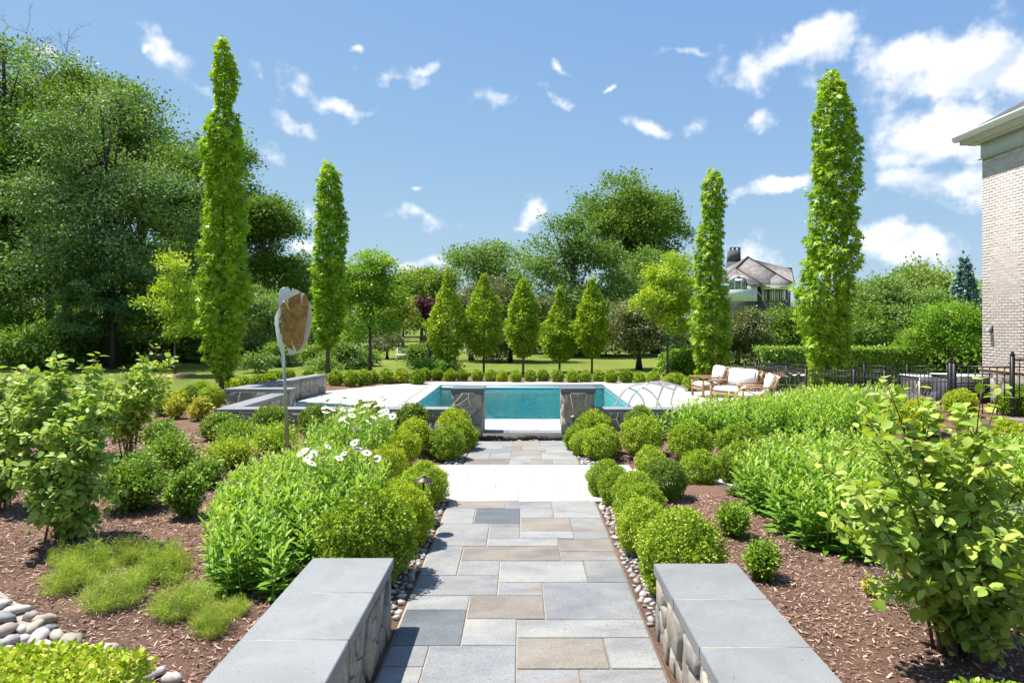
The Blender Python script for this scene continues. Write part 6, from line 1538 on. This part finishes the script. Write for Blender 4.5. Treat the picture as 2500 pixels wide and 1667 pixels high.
# ------------------------------------------------------------------ daisies
def fl(lst, top, d0, d1):
    # open flowers stand just above the leaves: find where each line of sight meets that height
    out = []
    for u, v, dd in lst:
        d = min(max((EYE - top - .03 - .04 * ((u * 7 + v * 3) % 5) / 5) * F / (v - VY), d0), d1); out.append(tuple(W(u, v, d)))
    return out
daisy_clump('large daisy clump full of buds behind the left seat wall', [(-2.75, 6.0), (-2.35, 5.55), (-2.02, 5.6), (-1.98, 6.4), (-1.78, 7.4), (-1.72, 8.5), (-2.2, 9.0), (-3.0, 9.1), (-3.35, 8.3), (-3.1, 7.0)], .74, 92, 501, fl([(743, 1100, 0), (728, 1118, 0), (765, 1108, 0), (785, 1107, .1), (828, 1118, 0), (790, 1126, 0), (858, 1110, 0), (895, 1105, 0), (918, 1119, .2), (735, 1107, .1), (752, 1117, .2), (760, 1130, 0), (810, 1135, 0)], .84, 7.2, 9.2), bud=.42)
f2 = [(792,995,0),(802,1008,0),(812,1000,.3),(826,1004,.1),(840,1002,.4),(850,1010,0),(858,1000,.2),(870,984,.5),(878,978,.4),(886,992,0),(895,998,.3),(905,985,.6),(912,1000,.1),(920,990,.2),(930,1004,0),(938,996,.4),(948,1010,.2),(958,1016,.3),(846,1030,-.4),(835,1022,-.2),(868,1046,-.5),(866,1080,-1.0),(874,1096,-1.2),(896,1098,-1.1),(848,1091,-1.2),(940,975,.6),(932,970,.5),(962,1006,.2),(912,1018,-.1),(900,1030,-.4),(920,1119,-1.6),(884,1006,.1)]
daisy_clump('daisy clump covered in open white flowers left of the path', [(-3.15, 10.0), (-2.8, 9.3), (-2.2, 9.5), (-2.2, 10.6), (-2.3, 11.8), (-2.7, 12.4), (-3.2, 12.4), (-3.4, 11.4)], .78, 85, 502, fl(f2 + [(785 + (i * 37) % 180, 968 + (i * 23) % 48, 0) for i in range(22)] + [(745 + (i * 41) % 150, 1085 + (i * 17) % 40, 0) for i in range(8)], 1.0, 8.2, 12.4), bud=.3)
daisy_clump('large daisy clump with pale buds in the right bed behind bare mulch', [(3.05, 9.4), (2.75, 8.2), (2.72, 7.2), (3.1, 6.55), (3.7, 6.3), (4.2, 6.9), (4.6, 8.2), (5.2, 9.4), (4.7, 9.9), (3.9, 10.2)], .78, 90, 503, bud=.45)
f4 = [(1815, 945, 0), (1880, 925, 1), (1900, 920, 1.2), (1930, 912, 1.5), (1940, 915, 1.4), (1950, 911, 1.6), (1960, 915, 1.3), (1890, 930, .8), (1920, 918, 1.2)]
daisy_clump('long daisy bank behind the clipped balls before the teak seats', [(2.35, 12.7), (3.2, 12.35), (4.4, 12.2), (5.4, 11.6), (6.4, 12.2), (7.6, 13.6), (8.3, 15.6), (7.4, 16.6), (5.9, 15.6), (4.8, 14.5), (3.2, 13.5)], .74, 60, 504, fl(f4, 1.0, 13, 18.5), bud=.25, lsz=1.05)
daisy_clump('daisy clump at the right edge behind the leafy shrub', [(5.0, 7.2), (5.8, 6.6), (7.0, 7.2), (7.2, 8.8), (6.4, 9.8), (5.4, 9.0)], .72, 80, 505, bud=.3)

# ------------------------------------------------------------------ large leafy shrubs
GV = 'viburnum shrubs'
b = G(2330, 1597)
viburnum('large broad-leaved light green shrub in the right foreground', tuple(b), [tuple(W(*q)) for q in ((2160, 925, 4.55), (2235, 945, 4.8), (2105, 1000, 4.5), (2400, 925, 4.75), (2445, 945, 5.0), (2000, 1130, 4.25), (2075, 1210, 4.15), (2250, 1120, 4.4), (2330, 1090, 4.6), (2490, 1240, 4.4), (2180, 1330, 4.2), (2540, 1120, 5.0), (2290, 1250, 4.2), (2420, 1300, 4.2), (2470, 1450, 4.3), (2360, 1150, 4.9), (2380, 1450, 4.35), (2290, 1480, 4.5))], M_VIB, .086, 601, GV, 60, 8)
b = G(160, 1325)
viburnum('large grey-green leafy shrub at the left before the lawn', tuple(b), [tuple(W(*q)) for q in ((235, 870, 7.0), (150, 885, 7.2), (285, 930, 7.1), (60, 920, 7.2), (210, 960, 6.8), (90, 1000, 6.9), (150, 1040, 6.6), (250, 1050, 6.7), (20, 1040, 7.0), (190, 1120, 6.6), (90, 1130, 6.7), (240, 1180, 6.8), (130, 1200, 6.6), (180, 1240, 6.8), (110, 930, 7.5), (200, 900, 7.6))], M_VIBL, .086, 602, GV, 88, 9)
b = G(318, 1113)
viburnum('leafy shrub with arching top behind the large left shrub', tuple(b), [tuple(W(*q)) for q in ((420, 870, 11.0), (385, 850, 11.2), (340, 880, 11.3), (300, 900, 11.2), (270, 940, 11.2), (360, 960, 11.0), (310, 1000, 11.0), (250, 990, 11.4), (380, 920, 11.4), (330, 940, 10.8))], M_VIB, .10, 603, GV, 56, 6)
b = G(10, 1245)
viburnum('leafy shrub cut by the left edge of the garden', tuple(b), [tuple(W(*q)) for q in ((-10, 900, 8.6), (40, 930, 8.8), (-60, 900, 8.7), (20, 1010, 8.4), (60, 1020, 8.7), (-40, 1050, 8.4), (10, 1100, 8.3), (40, 1150, 8.4))], M_VIBL, .09, 604, GV, 70, 8)

# ------------------------------------------------------------------ low shrubs and perennials
def low(label, name, x, y, r, h, leaf, ls, seed, n_stem=60, lpst=60, tpl=T_FOLD, cat='shrub', group=None, **k):
    rng = np.random.default_rng(seed); t = thing(name, label, cat, (x, y, gz(x, y)), 0, group); lp, st = shrub_parts(rng, h, r, n_stem, lpst, ls, tpl, **k)
    lp[0][:, 2] = np.maximum(lp[0][:, 2], .01)
    obj('foliage', [lp] + st, [leaf, M_TWIG], t); return t
def low_px(label, name, u, v, w, hpx, leaf, ls, seed, **k):
    p = G(u, v); return low(label, name, p.x, p.y, w / 2 / F * p.y, hpx / F * p.y, leaf, ls, seed, **k)
GL = 'low green shrubs in the left bed'
low_px('dark green rounded shrub in the mulch right of the large left shrub', 'low_shrub', 328, 1240, 205, 145, M_SHRUB, .042, 701, n_stem=130, lpst=62, group=GL)
low_px('dark green shrub in the middle of the left bed', 'low_shrub', 415, 1165, 150, 125, M_SHRUB, .042, 702, n_stem=110, lpst=55, group=GL)
low_px('green shrub at the back of the left bed by the bare mulch', 'low_shrub', 392, 1100, 110, 82, M_SHRUB, .045, 703, n_stem=80, lpst=50, group=GL)
low_px('green shrub touching the left side of the large daisy clump', 'low_shrub', 455, 1262, 110, 130, M_SHRUB, .042, 704, n_stem=90, lpst=55, group=GL)
low_px('spreading green shrub before the dark clipped mound', 'low_shrub', 585, 1085, 150, 62, M_SHRUB, .045, 705, n_stem=100, lpst=50, group=GL)
low_px('yellow-green spirea with reddish tips at the sculpture foot', 'spirea_shrub', 670, 1108, 165, 80, M_SPIREA, .042, 706, n_stem=110, lpst=52, tpl=T_FOLD)
low_px('lime spirea mound left of the sculpture', 'spirea_shrub', 560, 1140, 160, 78, M_SPIREA, .04, 707, n_stem=110, lpst=52)
low_px('green spirea behind the large daisy clump', 'spirea_shrub', 500, 1190, 110, 80, M_SHRUB, .04, 708, n_stem=90, lpst=50)
low_px('golden shrub left of the tall column trunk, the left of two', 'golden_shrub', 430, 1022, 62, 62, M_GOLD, .055, 709, n_stem=70, lpst=40)
low_px('golden shrub at the foot of the tall column, the right of two', 'golden_shrub', 490, 1026, 66, 62, M_GOLD, .055, 710, n_stem=70, lpst=40)
low_px('pale yellow shrub near the left lawn edge', 'golden_shrub', 395, 1015, 60, 60, M_SPIREA, .055, 711, n_stem=60, lpst=40)
low_px('small bushy bright green plant on the right mulch, farther one', 'small_shrub', 1789, 1308, 96, 92, M_DAISY, .034, 712, n_stem=80, lpst=46, group='young shrubs on the right mulch')
low_px('small bushy bright green plant on the right mulch, nearer one', 'small_shrub', 1861, 1412, 106, 108, M_DAISY, .034, 713, n_stem=85, lpst=46, group='young shrubs on the right mulch')
low_px('tiny pale seedling tuft by the grey cross path', 'small_shrub', 1792, 1210, 52, 26, M_FARG, .03, 714, n_stem=24, lpst=20)
low_px('short straw-coloured sprig alone on the right mulch', 'small_shrub', 2122, 1455, 34, 62, M_GOLD, .05, 715, n_stem=7, lpst=16, tpl=T_LANCE)
def lavender(label, poly_px, h, n, seed, d0=None):
    rng = np.random.default_rng(seed); (x0, x1, y0, y1) = poly_px; cx, cy = (x0 + x1) / 2, (y0 + y1) / 2; t = thing('lavender_plant', label, 'lavender', (cx, cy, gz(cx, cy)), 0, 'lavender plants')
    P = []; T = []; N = []; st = []; fp_ = []
    for i in range(n):
        a = rng.random() * 6.28; q = math.sqrt(rng.random()); bx, by = q * (x1 - x0) / 2 * math.cos(a), q * (y1 - y0) / 2 * math.sin(a); L = h * rng.uniform(.75, 1.08); dv = nrm(np.array([.45 * q * math.cos(a), .45 * q * math.sin(a), 1.0]) + rng.normal(size=3) * .08)
        o = np.array([bx * .6, by * .6, 0]); e = o + dv * L; st.append(tube([o, e], [.003, .002], 3, 1, cap=False))
        for k in range(9):
            P.append(o + dv * L * rng.uniform(.05, .6)); T.append(dv * .8 + rng.normal(size=3) * .35); N.append(rng.normal(size=3))
        for k in range(7): fp_.append((e + dv * (.012 * k - .07), dv))
    n1 = len(P); f = np.array([q[0] for q in fp_]) + rng.normal(size=(len(fp_), 3)) * .004; fd = np.array([q[1] for q in fp_])
    obj('foliage', [cards(np.array(P), np.array(T), np.array(N), .055 * rng.uniform(.7, 1.2, n1), T_THREAD if False else (T_QUAD[0] * np.array([1, .35, 1]), T_QUAD[1]), rng.random(n1))] + st, [M_LAV, M_LAV], t)
    obj('flower_spikes', [cards(f, fd * .5 + rng.normal(size=f.shape) * .8, rng.normal(size=f.shape), .020, T_QUAD, rng.random(len(f)))], M_LAVF, t)
lavender('grey-purple lavender clump before the iron fence', (6.2, 8.2, 12.6, 13.8), .62, 260, 721)
lavender('purple lavender at the right edge beside the leafy shrub', (3.9, 5.2, 5.6, 6.6), .60, 240, 722)
lavender('purple lavender below the right viburnum near the frame edge', (3.5, 4.4, 4.6, 5.5), .45, 130, 723)
lavender('thin sprigs of lavender alone on the right mulch', (2.85, 3.25, 5.25, 5.6), .36, 26, 724)
lavender('dark lavender patch behind the yellow balls left of the path', (-2.2, -1.5, 12.2, 12.9), .34, 90, 725)
lavender('low lavender by the low wall right of the sculpture', (-4.0, -3.4, 12.2, 12.7), .22, 60, 726)
# threadleaf coreopsis mounds
CM = []
for s in range(4):
    rng = np.random.default_rng(740 + s); nt_ = 34; a = rng.random(nt_) * 6.283; q = np.sqrt(rng.random(nt_)) * 1.05
    tx, ty = q * np.cos(a), q * np.sin(a); th = (1 - .5 * q ** 2) * rng.uniform(.3, 1.15, nt_); k = 150; idx = np.repeat(np.arange(nt_), k); n = len(idx)
    up = rng.random(n) ** .7; sp = rng.normal(size=(n, 2)) * (.05 + .12 * up)[:, None]
    P = np.stack([tx[idx] * (.75 + .25 * up) + sp[:, 0], ty[idx] * (.75 + .25 * up) + sp[:, 1], th[idx] * up], 1)
    T = np.stack([sp[:, 0] * 5, sp[:, 1] * 5, np.full(n, .35)], 1) + rng.normal(size=(n, 3)) * .8
    CM.append(mk('foliage', [cards(P, T, rng.normal(size=(n, 3)), .17 * rng.uniform(.6, 1.3, n), T_THREAD, np.clip(.05 + .55 * up + .45 * (rng.random(n) - .2), 0, 1))], M_COREO))
YF = mk('flower_head', [(np.concatenate([np.array([[0, 0, 0]])] + [np.array([[.018 * math.cos(a + e), .018 * math.sin(a + e), .003 * k]]) for a in np.linspace(0, 6.28, 9)[:8] for e, k in ((-.25, 1), (.25, 2))]), np.array([[0, 1 + 2 * i, 2 + 2 * i] for i in range(8)]), 0)], M_YFLOW)
for i, (u, v, w, hp, fls) in enumerate(((170, 1440, 120, 60, ()), (285, 1475, 150, 75, ()), (215, 1395, 130, 60, ()), (330, 1370, 100, 48, ()), (385, 1420, 130, 70, ()), (445, 1500, 140, 72, ()), (520, 1545, 110, 66, ()), (430, 1395, 80, 56, ((434, 1352), (441, 1369), (474, 1347))), (575, 1500, 80, 30, ()), (150, 1380, 60, 40, ()))):
    p = G(u, v); rx = w / 2 / F * p.y * .95; h = hp / F * p.y * 1.45
    t = thing('coreopsis_mound', ['lowest left threadleaf mound near the river stones', 'threadleaf mound in the front middle of the patch', 'feathery mound at the back left of the threadleaf patch', 'shaded feathery mound below the large left shrub', 'feathery mound in the centre of the threadleaf patch', 'front right feathery mound of the threadleaf patch', 'feathery mound nearest the left seat wall', 'feathery mound with yellow flowers beside the daisy clump', 'thin feathery wisp under the daisy leaves', 'small feathery tuft at the left of the patch'][i], 'coreopsis', p, 0, 'threadleaf coreopsis mounds')
    o = link('foliage', CM[i % 4], t); o.scale = (rx, rx * .9, h); o.rotation_euler = (0, 0, i * 1.3)
    for (fu, fv) in fls:
        q = W(fu, fv, p.y - .05) - p; f = link('flower_head', YF, t, q); f.rotation_euler = (.7, 0, fu)
